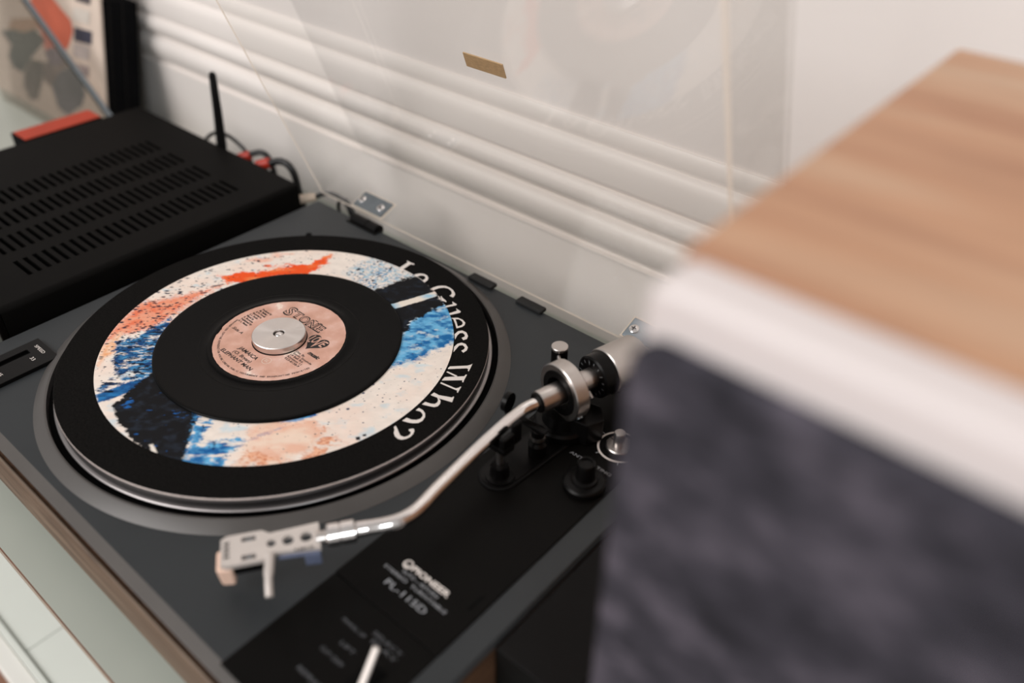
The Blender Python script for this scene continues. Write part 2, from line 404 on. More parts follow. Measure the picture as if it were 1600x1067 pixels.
PAINT = {
  'orange': [(-105.9,20.8),(-98.8,32.5),(-87.1,47.2),(-74.7,67.9),(-91.1,53.2),(-78.6,66.1),(-67,78.1),(-66,92.3),(-65,98.2),(-58.2,89.3),(-56.4,69.8),(-69.8,51.5),(-80.1,36),(-81.9,28.2),(-93.2,18.1)],
  'wisp': [(-109.9,47.9),(-107.2,55.4),(-98.6,71.5),(-89.8,79.5),(-104.7,69.5),(-93.6,72.6),(-95.2,56.2),(-80.6,67.6),(-97.1,54.4)],
  'salmon': [(-116.9,-35.9),(-107,-24.1),(-104.5,-14.6),(-97.5,2.1),(-93.1,15.1),(-90.6,-9.5),(-88.4,-24.7),(-84.5,-36.5),(-82.5,-46.9),(-84,-61.5),(-92.5,-71.7),(-91.3,-83.4),(-86.9,-89.5),(-101.3,-76.9),(-111.1,-58.9),(-117.4,-44.9)],
  'peach': [(-77.8,-96.1),(-88.6,-88.5),(-94.3,-70.7),(-75,-83.8),(-74.9,-93.5),(-69,-102.5)],
  'bluel': [(-86.2,-78.9),(-82.1,-67.6),(-82.3,-54.8),(-85.4,-35.9),(-68.4,-47.6),(-61.5,-56.9),(-46.6,-68.3),(-26.2,-80.5),(-39.1,-92),(-45,-106.2),(-42.5,-117.1),(-49,-112),(-51.9,-96.6),(-69.9,-89)],
  'stripe': [(-42.9,-117.4),(-41.1,-108.3),(-39.2,-96.6),(-34.1,-83),(-20.3,-86.5),(-26.7,-94.4),(-29.3,-102.2),(-30.4,-110.7),(-34.9,-120)],
  'black1': [(-24.2,-115.8),(-29.3,-102.2),(-32.8,-90.9),(-37.2,-78.8),(-33.8,-71.1),(-8.5,-80.4),(7.8,-81.1),(19.6,-79),(36.3,-94.4),(46.3,-104.7),(57.4,-115),(46.8,-119.9),(37.7,-119.8),(32.8,-122.3),(17.1,-124),(6.9,-122.5),(-10,-119.7)],
  'spur': [(26.1,-118.9),(27.3,-116.9),(36.1,-119.3),(33.9,-121.3)],
  'blueb': [(19,-81.6),(36.7,-77.2),(41.6,-89.8),(48.8,-97.8),(53,-90.3),(62.6,-77),(68.5,-77.5),(69.8,-91.3),(80.2,-98.4),(69,-106.5),(55.3,-114.2),(46.7,-104.4)],
  'streak': [(68.5,-77.5),(71.3,-61.5),(77.2,-47.4),(69.8,-52.9),(74.5,-37.5),(82.1,-31.8),(78,-46.6),(74.9,-59.3),(70,-71.5),(73.5,-69.2)],
  'brown': [(80.9,-97.7),(75.4,-78.9),(84.1,-76.9),(99.2,-72.6),(107,-66.6),(99,-46.7),(94.7,-36.8),(116.9,-38.5),(115.3,-54.8),(108.7,-67.9),(92.4,-87.6)],
  'blush': [(70.1,-79.9),(59.3,-66.2),(65.2,-57),(85,-35.4),(95.9,-37.8),(103.5,-54.1),(100,-75.6),(81.2,-95.7)],
  'bluer': [(80.5,28.1),(70.1,45.3),(58.7,60.5),(50.1,76.7),(51.1,95.6),(50.9,114),(67.6,111.7),(82.7,97.7),(95.4,82.9),(90.4,63.4),(86.9,48)],
  'black2': [(-0.1,83.1),(2.5,97.5),(5.8,108.2),(10.5,120.3),(15.1,127.4),(44.9,117.4),(56,111.4),(54.4,95.8),(54.4,79.2),(64.3,57.7),(47.4,66.2),(28.7,77),(10.2,80.6)],
  'bar': [(25.4,84),(37.7,118.4),(43.5,116.2),(40.7,105.8),(32,82.2)],
  'mott': [(-36.2,91.1),(-38.7,108.4),(-34.6,120.5),(-12.7,123.5),(10.4,124.8),(5.8,108.2),(2.9,90.4),(-1.1,82.3),(-16.1,87.1)],
  'dot1': [(116.8,-29.9),(118.2,-27.8),(120.7,-29.4),(119.1,-31.2)],
  'dot2': [(118.2,-25.4),(119.2,-23.4),(120.9,-24.6),(119.6,-26.1)]}

# ================================================================== THE SETTING
def extrude_profile(prof, x0, x1):
    mb = MB(); n = len(prof)
    vs = [(x0, y, z) for y, z in prof] + [(x1, y, z) for y, z in prof]
    fs = [(i, i + 1, n + i + 1, n + i) for i in range(n - 1)]
    fs += [tuple(range(n - 1, -1, -1)), tuple(range(n, 2 * n))]
    fs += [(n - 1, 0, n, 2 * n - 1)]
    return mb.add(vs, fs)
WALL_Y = 268
w = MB().box(-1700, 1500, WALL_Y, WALL_Y + 60, -640, 1400).build('wall_back', M['wall'])
w['kind'] = 'structure'
prof = [(WALL_Y, -640), (258, -640), (258, -5.6), (257.2, -5.2), (257.4, -4.2), (262.8, -3.8), (262.8, -3.0), (259.5, 2), (256, 8), (254, 15), (254, 21), (255.5, 26), (258.5, 29), (262.5, 30.2),
        (262.5, 31), (259, 35.2), (255.6, 39.2), (254.2, 41), (254, 47), (255, 51.5), (257.6, 54.4), (260.6, 55.2), (260.6, 56.2), (258.4, 59), (257.8, 62), (258.2, 78), (259.5, 84), (262, 87.2), (264.6, 88.2), (264.6, 89), (263.6, 92), (264, 101), (266, 104.5), (WALL_Y, 105)]
t = extrude_profile(prof, -1700, 1500).build('trim_1', M['trim'], smooth=True, angle=38); t['kind'] = 'structure'
f = MB().box(-1700, 1500, -1900, WALL_Y, -680, -640).build('floor', M['floor']); f['kind'] = 'structure'

# ------------------------------------------------------------------ sideboard
SH = -90.0
sb = thing('sideboard', (-200, 30, -640), 'low white sideboard with grey-green top board carrying all the equipment', 'sideboard')
MB().box(-1400, 800, -203.4, 262, SH - 5.5, SH).build('top_board', M['shelf'], sb, bevel=0.3)
MB().box(-1400, 800, -204.6, -203.4, SH - 6.5, SH - 0.9).build('edge_band', M['edgeband'], sb)
MB().box(-1400, 800, -204.2, -203.4, SH - 0.9, SH - 0.05).build('core_line', M['brownline'], sb)
MB().box(-1400, -244, -207, 255, -412, -400).build('lower_shelf', M['cabinet'], sb, bevel=0.5)
MB().box(-243, 800, -207, 255, -412, -400).build('lower_shelf', M['cabinet'], sb, bevel=0.5)
MB().box(-1400, 800, -214, -207.5, -414, -396).build('front_lip', M['cabinet'], sb, bevel=0.8)
MB().box(-1400, 800, -232, -214.5, -440, -399).build('front_rail', M['cabwhite'], sb, bevel=1.5)
MB().box(-1400, 800, 255, 262, -640, SH - 6).build('back_panel', M['cabinet'], sb)
MB().box(-1400, -1385, -200, 255, -640, SH - 6).build('side_panel', M['cabinet'], sb)
MB().box(785, 800, -200, 255, -640, SH - 6).build('side_panel', M['cabinet'], sb)
MB().box(-1380, 780, -190, 250, -640, -440).build('plinth_base', M['cabinet'], sb)

# ================================================================== TURNTABLE
DZ = -14.0
X0, X1, Y0, Y1 = -172.0, 274.0, -180.5, 171.0
tt = thing('turntable', (50, 0, SH), 'grey and black turntable with S-shaped tonearm and open clear dust cover', 'turntable')
# wooden plinth and feet
MB().box(X0 + 1, X1 - 1, Y0 + 0.6, Y1 - 1, -59, -20.5).build('plinth', M['sidebrown'], tt, bevel=0.8)
MB().box(X0 + 0.5, X1 - 0.5, Y0 - 1.2, Y0 + 0.6, -59, -18.2).build('front_fascia', M['walnut'], tt, bevel=1.2)
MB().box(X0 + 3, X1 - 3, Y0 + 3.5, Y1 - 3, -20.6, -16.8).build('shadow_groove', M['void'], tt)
for fx, fy in ((X0 + 40, Y0 + 45), (X1 - 40, Y0 + 45), (X0 + 40, Y1 - 45), (X1 - 40, Y1 - 45)):
    MB().lathe([(20, SH), (22, SH + 4), (22, -66), (17, -59)], (fx, fy, 0), 40).build('foot', M['rubber'], tt, smooth=True)
# top plate with sloped borders
bv = 7.0
def frustum(x0, x1, y0, y1, b, z0, z1, z2):
    vs = [(x0, y0, z0), (x1, y0, z0), (x1, y1, z0), (x0, y1, z0), (x0, y0, z1), (x1, y0, z1), (x1, y1, z1), (x0, y1, z1),
          (x0 + b * 0.3, y0 + b, z2), (x1 - b * 0.3, y0 + b, z2), (x1 - b * 0.3, y1 - b * 0.3, z2), (x0 + b * 0.3, y1 - b * 0.3, z2)]
    fs = [(3, 2, 1, 0), (0, 1, 5, 4), (1, 2, 6, 5), (2, 3, 7, 6), (3, 0, 4, 7), (4, 5, 9, 8), (5, 6, 10, 9), (6, 7, 11, 10), (7, 4, 8, 11), (8, 9, 10, 11)]
    return vs, fs
mb = MB(); vs, fs = frustum(X0, X1, Y0 + 2.2, Y1, bv, -17, -16.2, DZ); mb.add(vs, fs)
mb.mi = [1 if i == 5 else 0 for i in range(len(mb.f))]
top = mb.build('top_plate', [M['deck'], M['litdeckedge']], tt, bevel=0.5)
MB().lathe([(2.8, DZ - 1), (2.8, DZ + 0.3), (0.5, DZ + 0.35)], (-126, 123, 0), 20).build('screw_hole', M['void'], top, smooth=True)
# platter well ring
MB().lathe([(166.5, DZ - 0.5), (166.5, DZ + 0.2), (159.6, -9.0), (158.4, -8.6), (157.2, -9.0), (156.8, -15)], n=180, cap=False).build('platter_ring', M['ring'], tt, smooth=True, angle=30)
MB().lathe([(157, DZ + 0.05), (10, DZ + 0.05)], n=120, cap=False).build('platter_well', M['void'], tt)
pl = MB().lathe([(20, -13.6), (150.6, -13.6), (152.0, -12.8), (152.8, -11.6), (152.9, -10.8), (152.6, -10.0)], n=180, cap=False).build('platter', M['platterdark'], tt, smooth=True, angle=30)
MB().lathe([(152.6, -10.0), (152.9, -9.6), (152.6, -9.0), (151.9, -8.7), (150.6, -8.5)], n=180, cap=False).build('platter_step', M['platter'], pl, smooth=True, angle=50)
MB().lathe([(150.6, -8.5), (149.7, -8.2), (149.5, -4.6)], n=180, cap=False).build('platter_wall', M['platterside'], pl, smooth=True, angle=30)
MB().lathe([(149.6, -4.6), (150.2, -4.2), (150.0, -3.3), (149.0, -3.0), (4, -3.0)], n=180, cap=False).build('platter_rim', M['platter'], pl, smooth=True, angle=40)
MB().lathe([(3.4, -3), (3.4, 5.2), (2.9, 6.3), (1.8, 7.0), (0.5, 7.1)], n=32).build('spindle', M['chrome'], pl, smooth=True)

# speed selector plate
def plate_with_holes(x0, x1, y0, y1, z0, z1, holes):
    """flat plate with rectangular openings; holes = (x0, x1, y0, y1)"""
    xs = sorted({x0, x1, *[h[0] for h in holes], *[h[1] for h in holes]}); ys = sorted({y0, y1, *[h[2] for h in holes], *[h[3] for h in holes]})
    mb = MB(); idx = {}
    def vid(i, j, k):
        if (i, j, k) not in idx:
            idx[(i, j, k)] = len(mb.v); mb.v.append((xs[i], ys[j], (z0, z1)[k]))
        return idx[(i, j, k)]
    def solid(i, j):
        if i < 0 or j < 0 or i >= len(xs) - 1 or j >= len(ys) - 1: return False
        cx = (xs[i] + xs[i + 1]) / 2; cy = (ys[j] + ys[j + 1]) / 2
        return not any(h[0] < cx < h[1] and h[2] < cy < h[3] for h in holes)
    for i in range(len(xs) - 1):
        for j in range(len(ys) - 1):
            if not solid(i, j): continue
            a, b, c, d = (i, j), (i + 1, j), (i + 1, j + 1), (i, j + 1)
            mb.f.append(tuple(vid(*q, 1) for q in (a, b, c, d))); mb.f.append(tuple(vid(*q, 0) for q in (d, c, b, a)))
            for (p, q, ni, nj) in ((a, b, i, j - 1), (b, c, i + 1, j), (c, d, i, j + 1), (d, a, i - 1, j)):
                if not solid(ni, nj): mb.f.append((vid(*p, 0), vid(*q, 0), vid(*q, 1), vid(*p, 1)))
    mb.mi = [0] * len(mb.f)
    return mb
sp = plate_with_holes(-150, -117, -176, -109, DZ - 0.2, DZ + 3.0, [(-142.2, -136.8, -150, -121)]).build('speed_plate', M['black'], tt, bevel=0.4)
MB().box(-142.3, -136.7, -150.2, -120.8, DZ - 0.1, DZ + 0.3).build('switch_slot', M['void'], sp)
MB().box(-142.0, -137.0, -149.5, -143.5, DZ + 0.3, DZ + 6.0).build('slide_switch', M['black'], sp, bevel=0.8)
mb = MB(); put_text(mb, 'SPEED', -142.2, -115.6, 13.4, 2.5, DZ + 3.08); mb.build('speed_lettering', M['white'], sp)
put_text(MB(), '33', -130.6, -124.3, 4.6, 2.7, DZ + 3.08).build('speed_lettering', M['white'], sp); put_text(MB(), '45', -130.4, -147.6, 4.8, 2.7, DZ + 3.08).build('speed_lettering', M['white'], sp)

# black control panel on the right
cp = MB().box(178, 257, -99.2, 160, DZ - 0.4, DZ + 1.2).build('tonearm_panel', M['panel'], tt, bevel=0.5)
kp = MB().box(178, 257, -173, -99.4, DZ - 0.4, DZ + 0.7).build('control_panel', M['panel'], tt, bevel=0.5)
MB().box(249.6, 251.0, -68.5, -57.5, DZ + 1.2, DZ + 1.5).build('panel_notch', M['void'], cp)
PZ = DZ + 1.28
mb = MB()
put_text(mb, 'PIONEER', 208.6, -71.0, 28.0, 3.7, PZ, bold=0.035)
R_ = [(205.0 + 3.1 * math.cos(a * math.pi / 16), -69.4 + 3.1 * math.sin(a * math.pi / 16)) for a in range(32)]
hole = [(205.0 + 1.9 * math.cos(a * math.pi / 12), -69.0 + 1.9 * math.sin(a * math.pi / 12)) for a in range(24)]
put_poly(mb, [R_, hole], PZ)
put_poly(mb, [[(204.5, -71.5), (205.5, -71.5), (205.5, -69.2), (204.5, -69.2)]], PZ)
mb.build('brand_lettering', M['white'], cp)
mb = MB()
put_text(mb, 'AUTO', 205.6, -75.2, 9.5, 2.2, PZ); put_text(mb, '-', 216.4, -75.2, 2.0, 2.2, PZ); put_text(mb, 'RETURN', 219.6, -75.2, 13.0, 2.2, PZ)
put_text(mb, 'STEREO', 195.4, -79.2, 17.6, 2.2, PZ); put_text(mb, 'TURNTABLE', 216.2, -79.2, 26.6, 2.2, PZ)
put_text(mb, 'PL-115D', 203.8, -86.8, 30.5, 4.2, PZ)
mb.build('model_lettering', M['greyprint'], cp)
mb = MB(); KZ = DZ + 0.78
put_text(mb, 'MANUAL', 204.2, -116.6, 11.5, 2.2, KZ); put_text(mb, 'UP', 217.2, -116.6, 4.0, 2.2, KZ); put_text(mb, 'SELECT', 222.5, -111.6, 20.5, 2.4, KZ); put_text(mb, 'PLAY', 225.5, -115.6, 18.0, 2.4, KZ)
put_text(mb, 'LIFT', 214.2, -126.4, 10.3, 2.3, KZ); put_text(mb, 'CUT', 208.8, -134.9, 7.0, 2.3, KZ); put_text(mb, 'OFF', 217.2, -134.9, 8.0, 2.3, KZ); put_text(mb, 'REPEAT', 209.0, -149.6, 18, 2.5, KZ)
mb.build('control_lettering', M['dimprint'], kp)
# lever with its slot
MB().box(233, 246, -168, -122, DZ + 0.72, DZ + 0.9).build('lever_slot', M['void'], kp)
mt_ = axis_mtx((243.6, -141.0, DZ), Vector((237.0, -119.0, 1.0)) - Vector((243.6, -141.0, DZ)), (0, 0, 1))
lv = MB().box(-1.9, 1.9, -1.3, 1.3, 4, 26.0, mt_).build('cue_lever', M['shellmat'], kp, bevel=0.9)

# antiskating dial with white ring, and black knob
dc = (239.6, 84.6)
MB().lathe([(14.3, PZ - 0.05), (14.3, PZ + 0.05), (13.0, PZ + 0.05), (13.0, PZ - 0.05)], (dc[0], dc[1], 0), 72, cap=False).build('dial_ring', M['white'], cp)
dk = MB().lathe([(8.8, DZ + 1.2), (8.8, DZ + 3.0), (8.2, DZ + 3.6), (4.4, DZ + 3.8)], (dc[0], dc[1], 0), 56).build('antiskate_dial', M['alu'], cp, smooth=True)
MB().lathe([(3.6, DZ + 3.6), (3.6, DZ + 13.6), (3.2, DZ + 14.2)], (dc[0] - 0.5, dc[1] - 0.5, 0), 32).build('dial_post', M['alu'], dk, smooth=True)
MB().box(dc[0] - 8.2, dc[0] - 4.2, dc[1] - 0.3, dc[1] + 0.3, DZ + 3.72, DZ + 3.98, Matrix.Translation((dc[0], dc[1], 0)) @ Matrix.Rotation(-0.15, 4, 'Z') @ Matrix.Translation((-dc[0], -dc[1], 0))).build('dial_mark', M['ink'], dk)
mb = MB()
put_text(mb, 'ANTI-SKATING', 218.6, 59.2, 31.5, 2.4, PZ); put_text(mb, '0', 238.0, 101.4, 1.8, 2.3, PZ); put_text(mb, '1', 220.5, 85.6, 0.9, 2.3, PZ)
for a in (90, 165, 240, 300, 20):
    ca, sa = math.cos(math.radians(a)), math.sin(math.radians(a))
    put_poly(mb, [[(dc[0] + r * ca - k * sa * 0.25, dc[1] + r * sa + k * ca * 0.25) for r, k in ((14.4, -1), (16.6, -1), (16.6, 1), (14.4, 1))]], PZ)
mb.build('dial_lettering', M['greyprint'], cp)
kb = MB().lathe([(13.2, DZ + 1.2), (13.2, DZ + 5.0), (12.2, DZ + 6.0), (8.6, DZ + 6.4), (8.0, DZ + 8.0), (6.6, DZ + 8.6)], (242.5, 43, 0), 64).build('black_knob', M['black'], cp, smooth=True, angle=30)
MB().lathe([(6.4, DZ + 8), (5.6, DZ + 19.5), (5.0, DZ + 20.5), (4.0, DZ + 20.5), (3.8, DZ + 19.3)], (242.5, 43.5, 0), 40).build('knob_grip', M['black'], kb, smooth=True, angle=35)

# arm base: sunken-looking oblong plate
def stadium(x, ya, yb, r, n=20):
    return [(x[0] + r * math.cos(math.pi + math.pi * i / n), ya + r * math.sin(math.pi + math.pi * i / n)) for i in range(n + 1)] + \
           [(x[1] + r * math.cos(math.pi * i / n), yb + r * math.sin(math.pi * i / n)) for i in range(n + 1)]
ab = MB().prism(stadium((198.0, 203.5), 15, 92, 13.5), DZ + 1.0, DZ + 2.6).build('arm_base_plate', M['blackmatte'], tt, bevel=0.5)
MB().prism(stadium((198.0, 203.5), 15, 92, 11.6), DZ + 2.6, DZ + 3.0).build('base_inlay', M['black'], ab)
PV = Vector((200.6, 75.0, 19.5)); AX = Vector((0.245, 0.969, 0.0)).normalized(); SD = Vector((AX.y, -AX.x, 0))
MB().lathe([(19, DZ + 2.6), (19, DZ + 8), (17.5, DZ + 9.5), (14, DZ + 10), (12.5, 3)], (PV.x, PV.y, 0), 56).build('pivot_base', M['black'], ab, smooth=True, angle=30)
mb = MB(); hexa = [(PV.x + 14 + 14 * math.cos(a), PV.y + 4 + 12 * math.sin(a)) for a in [math.radians(q) for q in (10, 70, 130, 200, 250, 310)]]
mb.prism(hexa, DZ + 2.6, 6).build('pivot_block', M['black'], ab, bevel=0.8)
# arm rest
rs = MB().lathe([(9.0, DZ + 3), (9.0, DZ + 4.2), (6.2, DZ + 4.6), (5.6, DZ + 13)], (199.5, 13.5, 0), 40).build('rest_socket', M['black'], ab, smooth=True, angle=30)
MB().lathe([(2.0, DZ + 12), (2.0, 11)], (198.5, 14.5, 0), 20).build('rest_post', M['alu'], rs, smooth=True)
mb = MB()
mb.box(190.5, 204.5, 12, 22, 8.5, 13.2); mb.box(200.0, 204.5, 12, 22, 13.0, 22.0); mb.box(188.0, 190.6, 12, 22, 8.5, 19.0); mb.box(200.5, 204.0, 22, 29, 11, 27)
mb.build('rest_clip', M['black'], rs, bevel=1.0)
# arm lift
al = MB().lathe([(6.0, DZ + 3), (6.0, -2), (4.4, 0), (4.4, 9.5)], (204.5, 44, 0), 36).build('lift_cylinder', M['black'], ab, smooth=True, angle=30)
MB().lathe([(4.8, 2.0), (4.8, 4.6)], (204.5, 44, 0), 36).build('lift_collar', M['alu'], al, smooth=True, angle=30)
mb = MB(); mb.box(178, 211, 41.5, 46.5, 8.6, 11.4)
mb.build('lift_bar', M['black'], al, bevel=1.0)
MB().lathe([(6.6, -1.6), (6.6, 1.6)], n=32, mtx=axis_mtx((178.6, 45, 16.5), (1, 0.15, 0))).build('lift_stop', M['black'], al, smooth=True, angle=30)
# lift post with silver cap behind the pivot
lp = MB().lathe([(6.4, DZ + 1), (5.6, DZ + 3), (5.6, 26.6)], (176.6, 99.6, 0), 40).build('lock_post', M['black'], tt, smooth=True, angle=30)
MB().lathe([(5.7, 26.6), (5.7, 28.4), (5.3, 28.8)], (176.6, 99.6, 0), 40).build('post_cap', M['alu'], lp, smooth=True, angle=30)
MB().tube([(179.5, 95.0, 24.0), (186, 88, 22), (190, 82, 20)], 1.3, 8).build('post_link', M['alu'], lp, smooth=True)

# ------------------------------------------------------------------ tonearm (tube is the part, the rest are its pieces)
ZA = 19.0
path = [PV - AX * 17 + Vector((0, 0, -0.5)), PV - AX * 24, (192.3, 44, 18.8), (191.9, 36, 18.6), (192.4, 22, 18.4), (194.6, -5, 18.0), (198.6, -40, 17.6), (200.4, -52, 17.5),
        (200.6, -60, 17.4), (198.6, -67.5, 17.2), (195.0, -74.0, 17.0), (190.0, -80.5, 16.6), (185.6, -85.6, 16.2)]
ta = MB().tube(smooth_path(path, 6), 4.1, 24).build('tonearm', M['chrome'], tt, smooth=True)
HD = (Vector((140.8, -140.4, 14)) - Vector((169.8, -98.9, 14))).normalized()       # headshell direction
HS = Vector((HD.y, -HD.x, 0))
if HS.x < 0: HS = -HS
hb = Vector((172.2, -100.8, 13.2))
MB().lathe([(3.6, -22), (4.3, -20), (4.3, -2)], n=32, mtx=axis_mtx(Vector((190.2, -80.2, 16.6)), -HD)).build('arm_bushing', M['chrome'], ta, smooth=True, angle=30)
col_c = Vector((185.0, -87.2, 16.0))
MB().lathe([(5.0, -1), (6.3, 0), (6.3, 7), (5.7, 7.6), (6.3, 8.2), (6.3, 14), (5, 15)], n=40, mtx=axis_mtx(col_c, HD)).build('locking_collar', M['chrome'], ta, smooth=True, angle=30)
MB().lathe([(3.6, 0), (3.6, 7)], n=24, mtx=axis_mtx(Vector((176.8, -97.6, 14.6)), HD)).build('headshell_neck', M['alu'], ta, smooth=True, angle=30)
# headshell outline: u along HD from rear, v across
def hp(u, v, z): 
    q = hb + HD * u + HS * v; return (q.x, q.y, z)
out = [(0, -9.0), (0, 8.6), (24.5, 6.2), (26, 8.0), (30, 9.8), (48, 9.8), (51, 8.5), (51, -8.5), (48, -10.4), (30, -10.4), (27.5, -8.6), (26, -7.4)]
holes = []
for cu_, r_ in ((7.0, 3.3), (16.5, 3.1), (25.2, 2.5)):
    holes.append([(cu_ + r_ * math.cos(a * math.pi / 10), -0.4 + r_ * math.sin(a * math.pi / 10)) for a in range(20)])
for v_ in (-6.2, 6.0):
    holes.append([(33.0, v_ - 1.6), (40.5, v_ - 1.6), (40.5, v_ + 1.6), (33.0, v_ + 1.6)])
bm = bmesh.new(); es = []
for lp_ in [out] + holes:
    vv = [bm.verts.new(hp(u, v, 14.8)) for u, v in lp_]
    for i in range(len(vv)): es.append(bm.edges.new((vv[i], vv[(i + 1) % len(vv)])))
bmesh.ops.triangle_fill(bm, use_beauty=True, edges=es)
ext = bmesh.ops.extrude_face_region(bm, geom=list(bm.faces))
for e in ext['geom']:
    if isinstance(e, bmesh.types.BMVert): e.co.z -= 2.6
bm.verts.index_update(); mb = MB(); mb.add([tuple(v.co) for v in bm.verts], [tuple(v.index for v in f_.verts) for f_ in bm.faces]); bm.free()
hs = mb.build('headshell', M['shellmat'], ta)
mb = MB(); a_, b_, c_ = Vector(hp(26.2, 6.5, 13.6)), Vector(hp(27.4, 20, 12.4)), Vector(hp(27.8, 29, 8.5))
mb.tube(smooth_path([a_, b_, c_], 5), [2.6] * 5 + [2.1] * 6, 12).build('finger_lift', M['shellmat'], ta, smooth=True)
mb = MB(); mb.prism([hp(u, v, 0)[:2] for u, v in ((0.5, 7.0), (0.5, 10.0), (22, 8.8), (22, 6.6))], 11.0, 12.3).build('side_wing', M['blueplastic'], ta, bevel=0.3)
mb = MB(); mb.prism([hp(u, v, 0)[:2] for u, v in ((0.5, 8.2), (0.5, 10.4), (9, 9.6), (9, 8.0))], 3.5, 11.5).build('side_wing', M['blueplastic'], ta, bevel=0.5)
mb = MB(); mb.prism([hp(u, v, 0)[:2] for u, v in ((29, -7), (29, 7.2), (46, 7.2), (46, -7))], 3.5, 12.2).build('cartridge', M['black'], ta, bevel=0.8)
mb = MB()
q = [hp(u, v, 0)[:2] for u, v in ((45.5, -7.5), (45.5, 8.2), (54.5, 7.2), (54.5, -6.6))]
q2 = [hp(u, v, 0)[:2] for u, v in ((46, -7.2), (46, 7.6), (53.5, 6.4), (53.5, -6.0))]
mb.add([(x, y, 9.5) for x, y in q] + [(x, y, -4.5) for x, y in q2], [(0, 1, 2, 3), (7, 6, 5, 4), (0, 1, 5, 4), (1, 2, 6, 5), (2, 3, 7, 6), (3, 0, 4, 7)])
mb.build('stylus_guard', M['blush'], ta, bevel=1.8, seg=3)
mb = MB()
ha = math.atan2(HD.y, HD.x) + math.pi
q = hp(13.5, 8.4, 0); put_text(mb, 'KMCE', q[0] - 0.0, q[1] + 0.0, 10, 2.0, 14.9, ang=ha, bold=0.02)
mb.build('shell_lettering', M['ink'], hs)
mb = MB()
for v_ in (-6.0, -3.0, 0.0, 3.0): 
    mb.prism([hp(u, v, 0)[:2] for u, v in ((46.6, v_), (46.6, v_ + 1.6), (49.4, v_ + 1.6), (49.4, v_))], 14.8, 14.9)
mb.build('shell_marks', M['ink'], hs)
for v_ in (-6.2, 6.0):
    q = hp(36.8, v_, 0); MB().lathe([(1.5, 10.5), (1.5, 13.6)], (q[0], q[1], 0), 16).build('mounting_screw', M['steel'], hs, smooth=True)
# pivot sleeve, gimbal ring, rear shaft, counterweight
MB().lathe([(5.0, -1.5), (7.2, -1), (7.6, 0), (7.6, 17), (6, 18)], n=40, mtx=axis_mtx(PV - AX * 20, AX)).build('pivot_sleeve', M['alu'], ta, smooth=True, angle=30)
MB().lathe([(6.0, 0), (6.8, 0.5), (6.8, 2.4), (5.0, 3)], n=40, mtx=axis_mtx(PV - AX * 22.6, AX)).build('sleeve_seal', M['black'], ta, smooth=True, angle=30)
g_ = MB().lathe([(15.6, -5), (19.2, -5), (19.8, -4.4), (19.8, 4.4), (19.2, 5), (15.6, 5)], n=80, mtx=axis_mtx(PV, AX), closed=True).build('gimbal_ring', M['alu'], ta, smooth=True, angle=35)
MB().lathe([(15.5, -5.6), (15.5, 5.2), (11, 5.2), (11, -5.6)], n=60, mtx=axis_mtx(PV, AX), closed=True).build('gimbal_inner', M['black'], ta, smooth=True, angle=35)
sdir = (SD * 0.80 + Vector((0, 0, -0.60))).normalized()
MB().lathe([(2.5, 0), (2.5, 1.6), (1.9, 2.0)], n=20, mtx=axis_mtx(PV + sdir * 19.0 , sdir)).build('bearing_screw', M['steel'], g_, smooth=True, angle=30)
MB().lathe([(6.9, 0), (6.9, 21)], n=40, mtx=axis_mtx(PV + AX * 3, AX)).build('rear_shaft', M['alu'], ta, smooth=True, angle=30)
MB().tube([PV + AX * 15 + SD * 6 + Vector((0, 0, -4)), PV + AX * 15 + SD * 10 + Vector((0, 0, -7))], 1.2, 10).build('shaft_pin', M['alu'], ta, smooth=True)
wd = MB().lathe([(9, 0), (13.6, 0.2), (14.8, 1.2), (14.8, 10.2), (13, 10.4)], n=64, mtx=axis_mtx(PV + AX * 22, AX)).build('weight_dial', M['black'], ta, smooth=True, angle=30)
cw = MB().lathe([(13, 0), (15.6, 0.2), (16.2, 0.9), (16.2, 27.0), (15.2, 28.2), (6, 28.4)], n=72, mtx=axis_mtx(PV + AX * 32.2, AX)).build('counterweight', M['alu'], ta, smooth=True, angle=30)
# dial graduations on the front face of the weight dial
mtx = axis_mtx(PV + AX * 21.85, AX)
mb = MB()
for i in range(15):
    a = 2 * math.pi * i / 15; r0 = 10.6 if i % 3 else 9.6
    mb.add([(r0 * math.cos(a - .02), r0 * math.sin(a - .02), 0), (12.4 * math.cos(a - .015), 12.4 * math.sin(a - .015), 0.04), (12.4 * math.cos(a + .015), 12.4 * math.sin(a + .015), 0.04), (r0 * math.cos(a + .02), r0 * math.sin(a + .02), 0)], [(0, 1, 2, 3)], 0, mtx)
mb.build('dial_graduations', M['greyprint'], wd)

# ------------------------------------------------------------------ dust cover
LU = Vector((0, -0.355, 0.935)).normalized(); LN = Vector((0, LU.z, -LU.y))
LO = Vector((0, 176.2, -9.2))
def lm(x, u, n): return LO + Vector((x, 0, 0)) + LU * u + LN * n
LW0, LW1, LH, LD, TH = X0, X1, 362.0, 60.0, 3.0
ov = [(LW0, 0), (LW1, 0), (LW1, LH), (LW0, LH)]; iv = [(LW0 + TH, TH), (LW1 - TH, TH), (LW1 - TH, LH - TH), (LW0 + TH, LH - TH)]
mb = MB()
vs = [lm(x, u, 0) for x, u in ov] + [lm(x, u, LD) for x, u in ov] + [lm(x, u, 0) for x, u in iv] + [lm(x, u, LD - TH) for x, u in iv]
fs = [(0, 1, 5, 4), (1, 2, 6, 5), (2, 3, 7, 6), (3, 0, 4, 7), (4, 5, 6, 7), (8, 12, 13, 9), (9, 13, 14, 10), (10, 14, 15, 11), (11, 15, 12, 8), (12, 15, 14, 13)]
rim = [(0, 8, 9, 1), (1, 9, 10, 2), (2, 10, 11, 3), (3, 11, 8, 0)]
